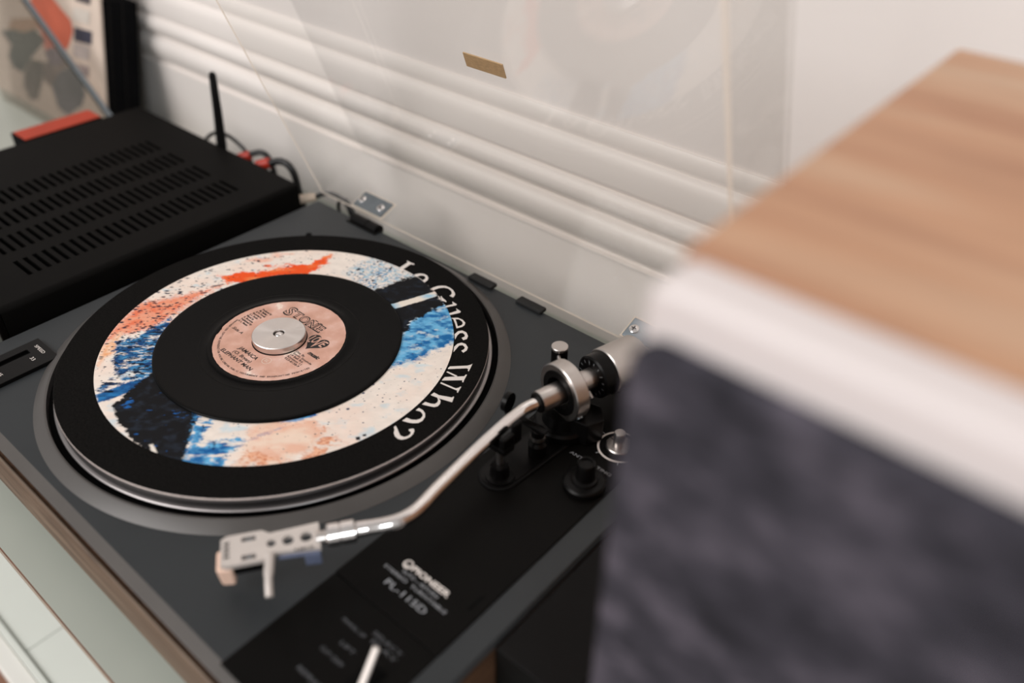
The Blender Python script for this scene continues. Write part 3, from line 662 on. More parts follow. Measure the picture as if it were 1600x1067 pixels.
mb.add(vs, fs, 0); mb.f += rim; mb.mi += [1] * 4
dcv = mb.build('dust_cover', [M['acrylic'], M['acrylicedge']], tt)
def lbox(x0, x1, u0, u1, n0, n1):
    mb = MB(); mb.add([lm(x, u, n) for n in (n0, n1) for x, u in ((x0, u0), (x1, u0), (x1, u1), (x0, u1))],
                      [(3, 2, 1, 0), (4, 5, 6, 7), (0, 1, 5, 4), (1, 2, 6, 5), (2, 3, 7, 6), (3, 0, 4, 7)]); return mb
bd = lbox(28.5, 65.5, 162.3, 173.8, LD - TH - 1.2, LD - TH - 0.1).build('lid_badge', M['brass'], dcv, bevel=0.25)
for hx in (-128.0, 175.5):
    br = lbox(hx + 1, hx + 39.5, TH + 0.1, TH + 1.5, 1.5, 19.5).build('hinge_bracket', M['steel'], dcv, bevel=0.5)
    lbox(hx - 0.5, hx + 41, TH + 0.0, TH + 0.6, 0.5, 21).build('bracket_pad', M['acrylicedge'], dcv, bevel=0.3)
    for sx in (6.5, 31.5):
        sc = lm(hx + sx, TH + 1.5, 10); s_ = MB().lathe([(4.0, 0), (3.8, 0.7), (2.4, 1.4), (0.6, 1.6)], n=28, mtx=axis_mtx(sc, LU)).build('bracket_screw', M['chrome'], dcv, smooth=True)
        mb = MB(); mt2 = axis_mtx(sc, LU); mb.box(-2.0, 2.0, -0.45, 0.45, 1.2, 1.75, mt2); mb.box(-0.45, 0.45, -2.0, 2.0, 1.2, 1.76, mt2)
        # dark bars on the screw head stand in for shade in its cross recess
        mb.build('screw_cross', M['ink'], dcv)
    hg = MB().lathe([(5.2, 0), (5.6, 0.6), (5.6, 20), (4.8, 20.6), (4.8, 21.6), (5.6, 22.2), (5.6, 34)], n=32, mtx=axis_mtx((hx + 10.5, 168.5, -13.5), (1, 0, 0))).build('hinge_barrel', M['black'], tt, smooth=True, angle=30)
    MB().box(hx + 8, hx + 47, 161, 172, DZ - 0.2, DZ + 1.0).build('hinge_foot', M['black'], hg, bevel=0.4)
for bx in (30, 82):
    MB().box(bx, bx + 26, 164.5, 173, DZ - 0.2, DZ + 3.2).build('rear_block', M['rubber'], tt, bevel=1.2)  # black blocks for the dark marks along the deck's rear edge

# ================================================================== SLIPMAT
sm = thing('slipmat', (0, 0, -3), 'black felt slipmat with painted orange and blue disc and white lettering', 'slipmat')
MB().lathe([(5, -2.95), (149.6, -2.95), (150.2, -2.4)], n=200, cap=False).build('felt_underside', M['felt'], sm, smooth=True, angle=30)
MB().lathe([(150.2, -2.4), (150.6, -1.2), (150.4, -0.35)], n=200, cap=False).build('felt_edge', M['feltedge'], sm, smooth=True, angle=60)
MB().lathe([(150.4, -0.35), (149.9, 0.0), (124.9, 0.0), (60, 0.0), (4, 0.0)], n=200, cap=False).build('felt_top', M['felt'], sm, smooth=True, angle=20)
mb = MB()
for g_l in GLYPHS: put_poly(mb, g_l, 0.05)
mb.build('mat_lettering', M['white'], sm)

_rng = np.random.RandomState(7); _T = _rng.rand(256, 256)
def vnoise(x, y):
    xi = np.floor(x).astype(int); yi = np.floor(y).astype(int); fx = x - xi; fy = y - yi
    fx = fx * fx * (3 - 2 * fx); fy = fy * fy * (3 - 2 * fy)
    a = _T[xi % 256, yi % 256]; b = _T[(xi + 1) % 256, yi % 256]; c = _T[xi % 256, (yi + 1) % 256]; d = _T[(xi + 1) % 256, (yi + 1) % 256]
    return (a * (1 - fx) + b * fx) * (1 - fy) + (c * (1 - fx) + d * fx) * fy
def fbm(x, y, o=5):
    s = 0; a = 0.5; t = 0
    for i in range(o):
        s = s + a * vnoise(x * 2 ** i + 17.3 * i, y * 2 ** i + 9.1 * i); t += a; a *= 0.5
    return s / t
def sdist(poly, x, y):
    d = np.full(x.shape, 1e9); ins = np.zeros(x.shape, bool); n = len(poly)
    for i in range(n):
        ax, ay = poly[i]; bx, by = poly[(i + 1) % n]; ex, ey = bx - ax, by - ay
        t = np.clip(((x - ax) * ex + (y - ay) * ey) / (ex * ex + ey * ey + 1e-9), 0, 1)
        d = np.minimum(d, np.hypot(x - ax - t * ex, y - ay - t * ey))
        c = ((ay > y) != (by > y)) & (x < ex * (y - ay) / (ey if abs(ey) > 1e-9 else 1e-9) + ax)
        ins ^= c
    return np.where(ins, -d, d)
def paint_print():
    NA, NR = 1900, 112; R0, R1 = 84.0, 125.0
    rr = np.linspace(R0, R1, NR); th = np.linspace(0, 2 * np.pi, NA, endpoint=False)
    RR, TT = np.meshgrid(rr, th, indexing='ij')
    x = (RR * np.cos(TT)).ravel(); y = (RR * np.sin(TT)).ravel()
    # brush direction runs along (0.76, 0.65)
    u = 0.76 * x + 0.65 * y + 500; v = -0.65 * x + 0.76 * y + 500
    N1 = fbm(u / 14, v / 7); N2 = fbm(u / 5.5 + 40, v / 3.6 + 11, 6); N3 = fbm(u / 1.5 + 9, v / 1.1 + 70, 4); N4 = fbm(u / 30 + 5, v / 26 + 3)
    L = lambda c: np.array(lin(c)[:3])
    col = np.empty((x.size, 3))
    base = L((226, 215, 205)); col[:] = base
    col *= (0.90 + 0.2 * N2)[:, None]
    def mix(c, m_):
        nonlocal col
        m_ = np.clip(m_, 0, 1)[:, None]; col = col * (1 - m_) + (c if getattr(c, 'ndim', 1) == 2 else np.array(c)[None, :]) * m_
    def mask(k, amp, soft, n1=None):
        nz = (0.6 * N2 + 0.4 * N3) if n1 is None else n1
        s = sdist(PAINT[k], x, y) + amp * 2 * (nz - 0.5)
        return np.clip(0.5 - s / (2 * soft), 0, 1)
    def two(a, b, n_): return L(a)[None, :] * (1 - n_)[:, None] + L(b)[None, :] * n_[:, None]
    st = lambda n_, a, b: np.clip((n_ - a) / (b - a), 0, 1)
    # faint tints over the whole disc
    mix(L((236, 198, 178)), 0.32 * st(N4, 0.50, 0.75)); mix(L((168, 204, 220)), 0.5 * st(fbm(u / 9 + 80, v / 6 + 31), 0.56, 0.78) * (y < 60))
    mix(two((232, 170, 140), (226, 112, 66), st(N2, .35, .7)), 0.65 * mask('wisp', 4, 2.5) * st(N1, .35, .6))
    mix(two((226, 150, 118), (222, 104, 60), st(N2, .35, .65)), 0.92 * mask('salmon', 9, 3.5))
    mix(two((236, 196, 166), (226, 150, 90), st(N2, .4, .7)), 0.9 * mask('peach', 4, 2.0))
    mix(two((228, 84, 36), (232, 128, 74), st(N1, .40, .7)), mask('orange', 8, 1.4))
    mix(two((20, 62, 112), (66, 132, 178), st(N2, .32, .66)), mask('bluel', 8, 1.6) * st(fbm(u / 7 + 3, v / 3 + 50), .30, .48))
    mix(L((22, 34, 54)), mask('bluel', 8, 1.5) * st(fbm(u / 5 + 33, v / 1.6 + 5), .55, .66))
    mix(two((24, 70, 122), (40, 112, 170), st(N2, .3, .7)), mask('stripe', 2.5, 0.8))
    mix(L((14, 26, 44)), mask('stripe', 2.5, 0.8) * st(fbm(u / 12 + 1, v / 1.2), .52, .62))
    mix(two((20, 20, 22), (34, 40, 50), st(N2, .5, .8)), mask('black1', 4, 0.7))
    mix(L((30, 92, 160)), mask('black1', 3, 0.6) * st(fbm(u / 8 + 60, v / 3 + 8), .72, .80))
    mix(L((222, 214, 204)), mask('spur', 1.2, 0.5))
    mix(two((24, 88, 148), (96, 168, 210), st(N2, .32, .68)), mask('blueb', 6, 1.4) * st(fbm(u / 9 + 13, v / 3 + 22), .26, .42))
    mix(L((22, 40, 72)), 0.8 * mask('blueb', 3, 0.8) * st(fbm(u / 3 + 7, v / 6 + 2), .64, .74) * (x < 60))
    mix(two((30, 104, 172), (80, 158, 210), st(N2, .35, .65)), mask('streak', 3, 0.6))
    mix(two((230, 200, 178), (222, 160, 128), st(N1, .35, .65)), 0.7 * mask('blush', 6, 2.5))
    mix(two((196, 118, 78), (226, 168, 134), st(N3, .35, .6)), 0.9 * mask('brown', 7, 2.0) * st(N2, .38, .55))
    mix(two((150, 186, 204), (86, 136, 172), st(N2, .42, .66)), 0.9 * mask('mott', 7, 4.0) * st(N3, .40, .60))
    mix(L((28, 40, 58)), mask('mott', 5, 1.5) * st(fbm(u / 1.7 + 3, v / 1.5 + 60, 3), .67, .73))
    mix(two((30, 98, 156), (104, 172, 212), st(N2, .34, .66)), mask('bluer', 8, 2.4))
    mix(two((196, 210, 214), (126, 182, 216), st(N2, .4, .6)), 0.8 * mask('bluer', 5, 1.2) * st(fbm(u / 6 + 23, v / 4 + 4), .54, .70))
    mix(two((20, 20, 22), (32, 38, 48), st(N2, .5, .8)), mask('black2', 6, 0.9))
    mix(two((222, 212, 200), (150, 190, 212), st(N1, .45, .7)), mask('bar', 1.0, 0.3))
    mix(L((20, 20, 24)), mask('dot1', .5, .25)); mix(L((20, 20, 24)), mask('dot2', .5, .25))
    # ink spatter
    rs_ = np.random.RandomState(5)
    grid = {}
    def spat(n_, t0, t1, rmin, rmax, c, el=1.0):
        a = np.radians(rs_.uniform(t0, t1, n_)); r = rs_.uniform(87, 124.5, n_); q = rs_.uniform(0, 1, n_) ** 2.5 * (rmax - rmin) + rmin
        for ai, ri, qi in zip(a, r, q):
            px, py = ri * math.cos(ai), ri * math.sin(ai)
            # only the rows and columns near the drop
            i0 = max(0, int((ri - 3 * qi - R0) / (R1 - R0) * (NR - 1))); i1 = min(NR, int((ri + 3 * qi - R0) / (R1 - R0) * (NR - 1)) + 2)
            j0 = int((ai - 3 * qi / ri) / (2 * np.pi) * NA); j1 = int((ai + 3 * qi / ri) / (2 * np.pi) * NA) + 2
            ids = (np.arange(i0, i1)[:, None] * NA + (np.arange(j0, j1) % NA)[None, :]).ravel()
            du = 0.76 * (x[ids] - px) + 0.65 * (y[ids] - py); dv = -0.65 * (x[ids] - px) + 0.76 * (y[ids] - py)
            m_ = np.clip(1.6 - np.hypot(du / (1 + el), dv) / qi, 0, 1)[:, None]
            col[ids] = col[ids] * (1 - m_) + np.array(lin(c)[:3]) * m_
    spat(420, 130, 245, .14, .62, (24, 34, 54), .7); spat(130, 170, 215, .2, .9, (20, 32, 56), 1.0); spat(90, 90, 130, .12, .4, (70, 84, 100))
    spat(170, -60, 40, .12, .45, (74, 78, 92), .2); spat(10, -20, 30, .4, .9, (58, 66, 92), .1); spat(120, 195, 240, .15, .7, (16, 26, 44), 1.6)
    V = np.stack([x * S, y * S, np.full(x.size, 0.10 * S)], 1)
    i, j = np.meshgrid(np.arange(NR - 1), np.arange(NA), indexing='ij'); j2 = (j + 1) % NA
    F = np.stack([i * NA + j, (i + 1) * NA + j, (i + 1) * NA + j2, i * NA + j2], -1).reshape(-1, 4)
    me = bpy.data.meshes.new('painted_disc')
    me.vertices.add(len(V)); me.vertices.foreach_set('co', V.ravel())
    me.loops.add(F.size); me.loops.foreach_set('vertex_index', F.ravel().astype(np.int32))
    me.polygons.add(len(F)); me.polygons.foreach_set('loop_start', np.arange(0, F.size, 4, dtype=np.int32)); me.polygons.foreach_set('loop_total', np.full(len(F), 4, np.int32))
    me.update(); me.validate()
    at = me.color_attributes.new('pigment', 'FLOAT_COLOR', 'POINT')
    at.data.foreach_set('color', np.concatenate([np.clip(col, 0, 1), np.ones((len(col), 1))], 1).ravel().astype(np.float32))
    me.materials.append(M['pigment'])
    return link(bpy.data.objects.new('painted_disc', me), sm)
paint_print()

# ================================================================== RECORD
rc = thing('vinyl_single', (0, 0, 0.15), 'small black vinyl single with worn pink label lying on the slipmat', 'record')
MB().lathe([(19.6, 0.15), (87.0, 0.15), (87.5, 0.6), (87.4, 1.2), (86.6, 1.75), (85.2, 1.9), (84.0, 1.62), (56.0, 1.62), (55.4, 1.50), (51.4, 1.50), (51.0, 1.62), (49.4, 1.95), (48.0, 1.95), (47.4, 1.75), (19.6, 1.75)], n=220, closed=True).build('disc', M['vinyl'], rc, smooth=True, angle=20)
for r_ in (57.2,):   # shiny bands between cuts
    MB().lathe([(r_ - 0.35, 1.64), (r_ + 0.35, 1.64)], n=200, cap=False).build('run_band', M['panel'], rc)
rsd = random.Random(3)
edge = [(46.9 + rsd.uniform(-0.15, 0.15)) for _ in range(160)]
for k_ in range(92, 96): edge[k_] -= 0.7
mb = MB(); ring_o = [(edge[i] * math.cos(2 * math.pi * i / 160), edge[i] * math.sin(2 * math.pi * i / 160)) for i in range(160)]
ring_i = [(19.7 * math.cos(2 * math.pi * i / 80), 19.7 * math.sin(2 * math.pi * i / 80)) for i in range(80)]
put_poly(mb, [ring_o, ring_i], 1.99)
lb = mb.build('label', M['label'], rc)
TZ = 2.06
mb = MB()
put_text(mb, 'JAMAICA', -13.4, -26.4, 20.8, 3.2, TZ, bold=0.025, shear=0.15)
put_text(mb, '(O. Bryan)', -12.6, -31.2, 19.6, 2.7, TZ, bold=0.02, shear=0.15)
put_text(mb, 'ELEPHANT MAN', -20.8, -36.0, 35.2, 3.1, TZ, bold=0.025, shear=0.1)
put_text(mb, 'Side A', -37.0, -15.2, 11.6, 2.6, TZ, bold=0.015, shear=0.2)
put_text(mb, 'music', 28.0, 2.4, 11.4, 3.4, TZ, bold=0.05, shear=0.3)
for i, (s_, w_) in enumerate((('Dist. By', 9.5), ('Sonic Sounds', 20.0), ('19 Bell Rd.', 14.0), ('Kingston 11', 15.0), ('923-8138-9', 15.4))):
    put_text(mb, s_, 20.4, -2.0 - 2.45 * i, w_, 1.8, TZ, bold=0.02)
for i, (s_, x_, w_) in enumerate((('Produced by', -40.2, 11.2), ('M. Bailey', -40.4, 9.2), ('& W. Powell', -41.2, 10.6), ('Recorded at', -41.8, 10.4), ('S. L. Studio', -42.2, 9.6), ('Mixed by', -42.4, 8.6), ('R. Browne', -42.6, 11.0), ('Published by', -42.4, 13.0), ('S. L. Music', -41.8, 10.6))):
    put_text(mb, s_, x_ + 0.6, 13.2 - 2.5 * i, w_, 1.75, TZ, bold=0.035)
# text running round the rim, tops towards the centre
s_ = 'UNAUTHORIZED COPYING REPRODUCTION HIRING LENDING PUBLIC PERFORMANCE AND BROADCASTING PROHIBITED'
a0, a1 = math.radians(189), math.radians(350); n_ = len(s_)
for i, ch in enumerate(s_):
    if ch == ' ': continue
    a = a0 + (a1 - a0) * i / (n_ - 1); r_ = 43.4
    vs, fs = text_geo(ch, 0.03); x0_ = min(q[0] for q in vs); x1_ = max(q[0] for q in vs)
    vv = []
    for qx, qy in vs:
        lx = (qx - (x0_ + x1_) / 2) * 1.75; ly = qy * 2.1
        er = (math.cos(a), math.sin(a)); et = (-math.sin(a), math.cos(a))
        vv.append((er[0] * (r_ - ly) + et[0] * lx, er[1] * (r_ - ly) + et[1] * lx, TZ))
    mb.add(vv, fs)
mb.build('label_lettering', M['ink'], lb)
# outlined title: black letters with pink cores
mb = MB(); core = MB()
xs_ = -25.6
for ch, w_, h_, dy in (('S', 7.6, 10.2, -1.2), ('T', 7.4, 7.4, 0.6), ('O', 8.4, 7.6, 0.4), ('N', 8.2, 7.6, 0.4), ('E', 7.4, 7.6, 0.4)):
    put_text(mb, ch, xs_, 22.6 + dy, w_, h_, TZ, bold=0.05); put_text(core, ch, xs_ + 0.75, 23.1 + dy, w_ - 1.5, h_ - 0.9, TZ + 0.04, bold=-0.008)
    xs_ += w_ + 0.45
# serifs
for (sx_, sy_, sw_) in ((-14.8, 22.7, 4.2), (-3.0, 22.7, 0.1), (3.0, 22.6, 3.0), (1.2, 30.9, 3.2), (6.6, 30.9, 3.0)):
    put_poly(mb, [[(sx_, sy_), (sx_ + sw_, sy_), (sx_ + sw_, sy_ + 0.7), (sx_, sy_ + 0.7)]], TZ)
ht = []
for i in range(48):
    t_ = 2 * math.pi * i / 48
    hx_ = 16 * math.sin(t_) ** 3; hy_ = 13 * math.cos(t_) - 5 * math.cos(2 * t_) - 2 * math.cos(3 * t_) - math.cos(4 * t_)
    ht.append((23.2 + hx_ * 0.56, 14.4 + hy_ * 0.60))
put_poly(mb, [ht], TZ)
for ch, x_, y_, w_, h_ in (('L', 15.6, 11.2, 3.4, 8.6), ('O', 18.6, 12.6, 4.0, 8.2), ('V', 22.2, 9.0, 4.8, 11.0), ('E', 26.9, 13.0, 3.6, 7.2)):
    put_text(core, ch, x_, y_, w_, h_, TZ + 0.04, bold=0.02, shear=0.1)
mb.build('title_lettering', M['ink'], lb); core.build('title_cores', M['label'], lb)
mb = MB(); n_ = 40
put_poly(mb, [[(13.8 + 3.5 * math.cos(2 * math.pi * i / n_), -21.6 + 3.5 * math.sin(2 * math.pi * i / n_)) for i in range(n_)], [(13.8 + 3.1 * math.cos(2 * math.pi * i / n_), -21.6 + 3.1 * math.sin(2 * math.pi * i / n_)) for i in range(n_)]], TZ)
put_text(mb, 'SL', 12.0, -22.6, 3.6, 2.4, TZ)
mb.build('label_stamp', M['card'], lb)

# ================================================================== ADAPTER
ad = thing('single_adapter', (0, 0, 1.75), 'round spun aluminium adapter puck in the middle of the record', 'adapter')
MB().lathe([(4.0, 1.9), (18.4, 1.9), (19.0, 2.6), (19.0, 7.0), (18.5, 7.55), (4.4, 7.55), (3.9, 7.2), (3.9, 1.9)], n=120, closed=True).build('puck', M['aluspin'], ad, smooth=True, angle=25)
MB().lathe([(19.5, 1.7), (19.5, 2.15), (18.2, 2.15)], n=90, cap=False).build('puck_flange', M['black'], ad, smooth=True)
MB().lathe([(3.9, 4.2), (3.45, 4.2)], n=40, cap=False).build('puck_bore', M['void'], ad)

# ================================================================== AMPLIFIER
AX0, AX1, AY0, AY1 = -476.0, -188.0, -119.0, 162.0
am = thing('amplifier', (-332, 20, SH), 'black metal amplifier with rows of vent slots and stubby antenna', 'amplifier')
slots = []
for x0_, x1_ in ((-382.5, -353.5), (-338.5, -310.0), (-295.5, -265.5), (-249, -220)):
    for k_ in range(26): slots.append((x0_, x1_, -79.8 + 7.77 * k_, -79.8 + 7.77 * k_ + 3.7))
mb = plate_with_holes(AX0 + 5, AX1 - 5, AY0 + 2, AY1 - 2, -2.0, 0.0, slots)
mb.build('vented_top', M['amp'], am)
# side skirts with rounded shoulders
def shoulder(x_edge, sgn):
    prof = [(x_edge - sgn * 5, -2.0), (x_edge - sgn * 5, 0.0)] + [(x_edge - sgn * (5 - 5 * math.sin(a)), -5 + 5 * math.cos(a)) for a in [math.radians(q) for q in (15, 30, 45, 60, 75, 90)]] + [(x_edge, SH + 9), (x_edge - sgn * 2.2, SH + 9), (x_edge - sgn * 2.2, -5)]
    n = len(prof); vs = [(x, AY0 + 2, z) for x, z in prof] + [(x, AY1 - 2, z) for x, z in prof]
    fs = [(i, (i + 1) % n, n + (i + 1) % n, n + i) for i in range(n)] + [tuple(range(n - 1, -1, -1)), tuple(range(n, 2 * n))]
    return MB().add(vs, fs)
shoulder(AX1, 1).build('side_panel', M['amp'], am, smooth=True, angle=30)
shoulder(AX0, -1).build('side_panel', M['amp'], am, smooth=True, angle=30)
MB().box(AX0, AX1, AY0 - 4, AY0 + 2, SH + 7, -0.6).build('front_panel', M['black'], am, bevel=1.5)
MB().box(AX0 + 1, AX1 - 1, AY1 - 2, AY1, SH + 9, -0.6).build('rear_panel', M['amp'], am, bevel=0.5)
MB().box(AX0 + 3, AX1 - 3, AY0 + 3, AY1 - 3, SH + 8, -34).build('inner_chassis', M['void'], am)
for fx, fy in ((AX0 + 35, AY0 + 35), (AX1 - 35, AY0 + 35), (AX0 + 35, AY1 - 35), (AX1 - 35, AY1 - 35)):
    MB().lathe([(17, SH), (18, SH + 3), (18, SH + 9)], (fx, fy, 0), 36).build('foot', M['rubber'], am, smooth=True, angle=30)
MB().tube([(-327, 164, -14), (-327, 169, -10), (-326.6, 169.5, -4), (-320, 169, 34), (-314.4, 168.4, 73.0), (-314.0, 168.3, 75.2)], [5.4, 5.4, 5.2, 4.4, 3.6, 2.2], 20).build('antenna', M['blackmatte'], am, smooth=True)
for k_, px_ in enumerate((-380, -350, -296, -262, -230)):
    MB().lathe([(5.2, 0), (5.2, 5.5), (3.8, 6)], n=24, mtx=axis_mtx((px_, AY1 - 0.5, -13), (0, 1, 0))).build('socket', M['alu'], am, smooth=True, angle=30)

def cable(name, pts, r, label, group=None):
    t = thing(name, (pts[-1][0], pts[-1][1], SH), label, 'cable', group)
    MB().tube(smooth_path(pts, 7), r, 12).build('lead', M['cable'], t, smooth=True)
    return t
def collar(t, p, d, r, l, m_):
    MB().lathe([(r * .8, 0), (r, 1), (r, l - 1), (r * .8, l)], n=24, mtx=axis_mtx(p, d)).build('plug_collar', m_, t, smooth=True, angle=35)
c1 = cable('audio_cable', [(-292, 172, -8), (-284, 178, -4), (-275, 183, -2), (-268, 186, -8), (-265, 188, -30), (-262, 192, -70), (-255, 196, SH + 3), (-230, 200, SH + 3)], 3.0, 'black audio lead with red plug collar nearer the antenna', 'leads behind the amplifier')
collar(c1, (-296, 168, -10), (0.75, 0.6, 0.3), 5.0, 14, M['red'])
c2 = cable('audio_cable', [(-257, 172, -8), (-250, 177, -3), (-241, 181, 0), (-231, 183, -2), (-226, 185, -12), (-225, 187, -34), (-222, 192, -70), (-216, 205, SH + 3), (-190, 215, SH + 3)], 3.6, 'thick looping black lead with red plug collar near the amplifier corner', 'leads behind the amplifier')
collar(c2, (-264, 168, -8), (0.75, 0.55, 0.3), 5.4, 15, M['red'])
cable('thin_cable', [(-372, 170, -20), (-352, 175, -2), (-330, 177, 4), (-308, 177, 1), (-294, 178, -9), (-290, 182, -40), (-300, 190, SH + 2), (-340, 198, SH + 2)], 2.0, 'thin black cable arching behind the antenna', 'leads behind the amplifier')
c4 = cable('power_cable', [(-186, 178, -19), (-176, 184, -14), (-162, 187, -14), (-150, 188, -20), (-142, 189, -45), (-140, 194, SH + 3), (-110, 205, SH + 3)], 2.4, 'black cable with pale plug between amplifier and turntable corner', 'leads behind the amplifier')
MB().tube([(-199, 163, -21), (-196, 166.5, -20.8), (-187.5, 177, -19.5), (-185.5, 179, -19.2)], [3.6, 4.6, 4.2, 2.6], 18).build('pale_plug', M['palecable'], c4, smooth=True)
cable('signal_cable', [(-150, 180, -40), (-158, 183, -20), (-150, 185, -12), (-140, 184, -17), (-128, 184, -40), (-126, 190, SH + 3), (-90, 195, SH + 3)], 1.8, 'thin black loop of cable behind the left hinge', 'leads behind the amplifier')

# ================================================================== SPEAKER
sk = thing('bookshelf_speaker', (456, 10, SH), 'blurred oak and white bookshelf speaker with slate fabric grille in front', 'speaker')
KX0, KX1, KZ1 = 350.5, 566.0, 257.0
MB().box(KX0, KX1, -84.5, 131, SH, KZ1).build('oak_cabinet', M['oak'], sk, bevel=1.2)
def rrect(x0, x1, z0, z1, rt, n=8):
    """rounded rectangle (x, z), only the upper corners strongly rounded"""
    out = [(x0, z0), (x1, z0)]
    for cx, cz, a0 in ((x1 - rt, z1 - rt, 0), (x0 + rt, z1 - rt, 90)):
        out += [(cx + rt * math.cos(math.radians(a0 + 90 * i / n)), cz + rt * math.sin(math.radians(a0 + 90 * i / n))) for i in range(n + 1)]
    return out
def yprism(poly, y0, y1):
    n = len(poly)
    return MB().add([(x, y0, z) for x, z in poly] + [(x, y1, z) for x, z in poly], [tuple(range(n)), tuple(range(2 * n - 1, n - 1, -1))] + [(i, n + i, n + (i + 1) % n, (i + 1) % n) for i in range(n)])
yprism(rrect(KX0 + 0.4, KX1 - 0.4, SH, KZ1 - 0.4, 7), -103, -84.6).build('white_baffle', M['speakerwhite'], sk, smooth=True, angle=50, bevel=3.0, seg=3)
yprism(rrect(KX0 + 0.2, KX1 - 0.2, SH + 4, 242, 11), -108, -101.5).build('fabric_grille', M['cloth'], sk, smooth=True, angle=50, bevel=3.0, seg=3)

# ================================================================== FAR LEFT: records, acrylic panel, orange box
SO = Vector((-594, 163, SH)); SU = Vector((0, 0.224, 0.974)).normalized(); SN = Vector((0, SU.z, -SU.y))
def sp_(a, b, c): return SO + Vector((a, 0, 0)) + SU * b + SN * c
def slab(a0, a1, b0, b1, c0, c1):
    mb = MB(); return mb.add([sp_(a, b, c) for c in (c0, c1) for a, b in ((a0, b0), (a1, b0), (a1, b1), (a0, b1))],
                             [(3, 2, 1, 0), (4, 5, 6, 7), (0, 1, 5, 4), (1, 2, 6, 5), (2, 3, 7, 6), (3, 0, 4, 7)])
sv = thing('record_sleeve', (-750, 163, SH), 'pale record sleeve with orange circle and grey figures leaning by the wall', 'record sleeve')
slab(-315, 0, 1.0, 316, 0, 3.5).build('sleeve_card', M['card'], sv, bevel=0.4)
art = {'tan': [(-242.4, 110.1), (-171.4, 124.1), (-152.2, 112.5), (-174.5, 109.8), (-213.2, 96.9), (-256.1, 93.1)],
       'orange': [(-179.8, 145.5), (-150, 168), (-122.5, 162.1), (-95.1, 150.2), (-72.7, 141.7), (-68.8, 129.6), (-81.9, 110.0), (-110.4, 87.5), (-141.1, 81.5), (-155.5, 96.2), (-156.7, 111.5), (-177.0, 128.8)],
       'fig1': [(-282.0, 85.8), (-241.1, 96.2), (-208.2, 99.0), (-174.5, 109.8), (-145.7, 102.2), (-176.0, 81.8), (-197.2, 66.9), (-226.0, 41.6), (-254.1, 43.5), (-265.5, 55.8), (-251.5, 73.5)],
       'fig2': [(-221.1, 42.8), (-197.2, 66.9), (-156.0, 72.2), (-165.7, 45.5), (-185.4, 15.6), (-209.9, 9.3), (-225.7, 22.5)],
       'brownfig': [(-166.0, 65.9), (-132.6, 81.5), (-80.7, 93.2), (-90.8, 81.2), (-118.3, 67.0), (-139.7, 43.7), (-161.1, 46.7)],
       'fig3': [(-139.7, 43.7), (-118.3, 67.0), (-86.6, 82.2), (-59.5, 75.0), (-48.0, 58.4), (-60.9, 39.4), (-101.7, 16.5), (-126.8, 20.2)],
       'lav': [(-153.0, 86.8), (-127.3, 98.3), (-96.6, 95.4), (-107.7, 79.3), (-138.6, 72.2)],
       'stampA': [(-63.9, 135.2), (-20.1, 138.7), (-23.5, 122.6), (-67.8, 118.3)], 'stampB': [(-55.6, 175.5), (-17.7, 178.0), (-20.8, 168.8), (-56.9, 167.3)],
       'lightA': [(-62.8, 159.1), (-21.8, 161.5), (-25.9, 145.6), (-66.6, 142.9)], 'lightB': [(-69.0, 115.6), (-29.6, 119.5), (-32.8, 102.1), (-73.9, 97.6)],
       'stampC': [(-64.8, 92.0), (-33.1, 94.5), (-37.0, 80.4), (-50.7, 81.0)]}
acol = {'tan': ((176, 140, 112), 0.15), 'orange': ((212, 108, 82), 0.12), 'fig1': ((78, 76, 70), 0.4), 'fig2': ((104, 90, 82), 0.35), 'brownfig': ((132, 112, 104), 0.3),
        'fig3': ((98, 92, 98), 0.35), 'lav': ((116, 100, 108), 0.3), 'stampA': ((54, 54, 70), 0.2), 'stampB': ((84, 76, 78), 0.2), 'lightA': ((206, 196, 186), 0.1), 'lightB': ((178, 166, 162), 0.15), 'stampC': ((150, 136, 134), 0.2)}
for i, (k_, pts_) in enumerate(art.items()):
    c_, va_ = acol[k_]
    mb = MB(); put_poly(mb, [pts_], 0); mb.v = [tuple(sp_(q[0], q[1], -0.15 - 0.06 * i)) for q in mb.v]
    mb.build('sleeve_print', mat('sleeve_ink_' + k_, c_, 0.6, var=va_, vscale=25), sv)
bx = thing('record_stack', (-750, 190, SH), 'block of stacked records behind the pale sleeve, edge shade coloured black', 'record box')
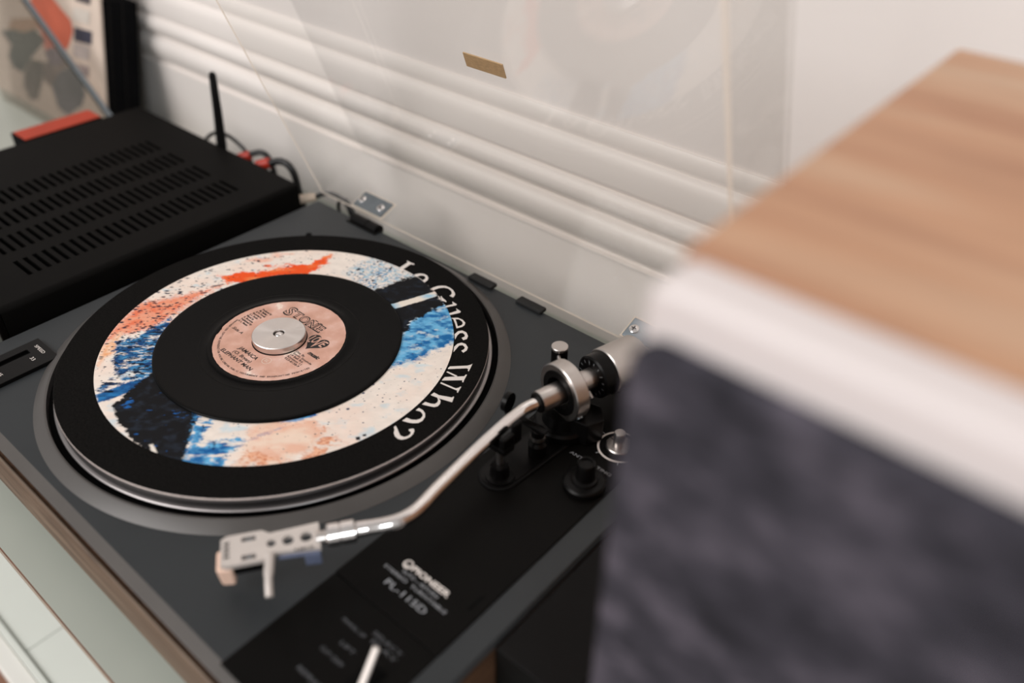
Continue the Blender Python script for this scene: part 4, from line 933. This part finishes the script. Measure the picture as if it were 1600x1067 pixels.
bxb = slab(-330, 1.5, 4.5, 178, 4.2, 46).build('stack_block', M['cardblack'], bx, bevel=1.0)  # one black block for the shaded edges of the stacked records
slab(-6, 2.3, 6, 176, 9, 11.5).build('stack_seam', M['black'], bx)
slab(-6, 2.3, 6, 176, 26, 28).build('stack_seam', M['black'], bx)
# acrylic display panel with sloping edge
pa = thing('acrylic_panel', (-700, 150, SH), 'clear tinted acrylic panel with dark sloping edge before the pale sleeve', 'acrylic panel')
e0 = Vector((-538.1, 150, -18.5)); e1 = Vector((-668.7, 150, 80.8)); ed = (e1 - e0).normalized()
lo = e0 - ed * ((e0.z - SH) / ed.z); hi = e0 + ed * 330
mb = MB(); tri = [(lo.x, lo.z), (hi.x, hi.z), (hi.x - 60, hi.z), (hi.x - 60, SH)]
n = len(tri)
mb.add([(x, 149, z) for x, z in tri] + [(x, 152, z) for x, z in tri], [tuple(range(n)), tuple(range(2 * n - 1, n - 1, -1))] + [(i, (i + 1) % n, n + (i + 1) % n, n + i) for i in range(n)])
mb.build('clear_sheet', M['smoked'], pa)
mtx = axis_mtx(lo, ed, (0, 1, 0))
pe = MB().box(-3.4, 0.2, -2.6, 2.6, 1, (hi - lo).length, mtx).build('edge_strip', M['blackmatte'], pa)
pe2 = MB().box(0.2, 3.2, -2.6, 2.6, 1, (hi - lo).length, mtx).build('edge_profile', M['steel'], pa)
ob = thing('card_box', (-495, 76, SH), 'slim black box with orange-red top beside the amplifier', 'box')
MB().box(-510, -479, 34, 120, SH, -1.5).build('box_body', M['cardblack'], ob, bevel=0.8)
MB().box(-507, -479.5, 36, 119, -1.6, -0.4).build('orange_lid', M['orange'], ob, bevel=0.4)

pp = thing('black_box', (311, 20, SH), 'flat black box wedged between the turntable and the blurred speaker', 'power unit')  # plain black box built for the dark shape in this gap
MB().box(276.2, 345, -76, 120, SH, -13.0).build('box_case', M['blackmatte'], pp, bevel=1.0)
MB().box(318, 319.5, -74, 118, -13.2, -12.6).build('lid_seam', M['black'], pp)
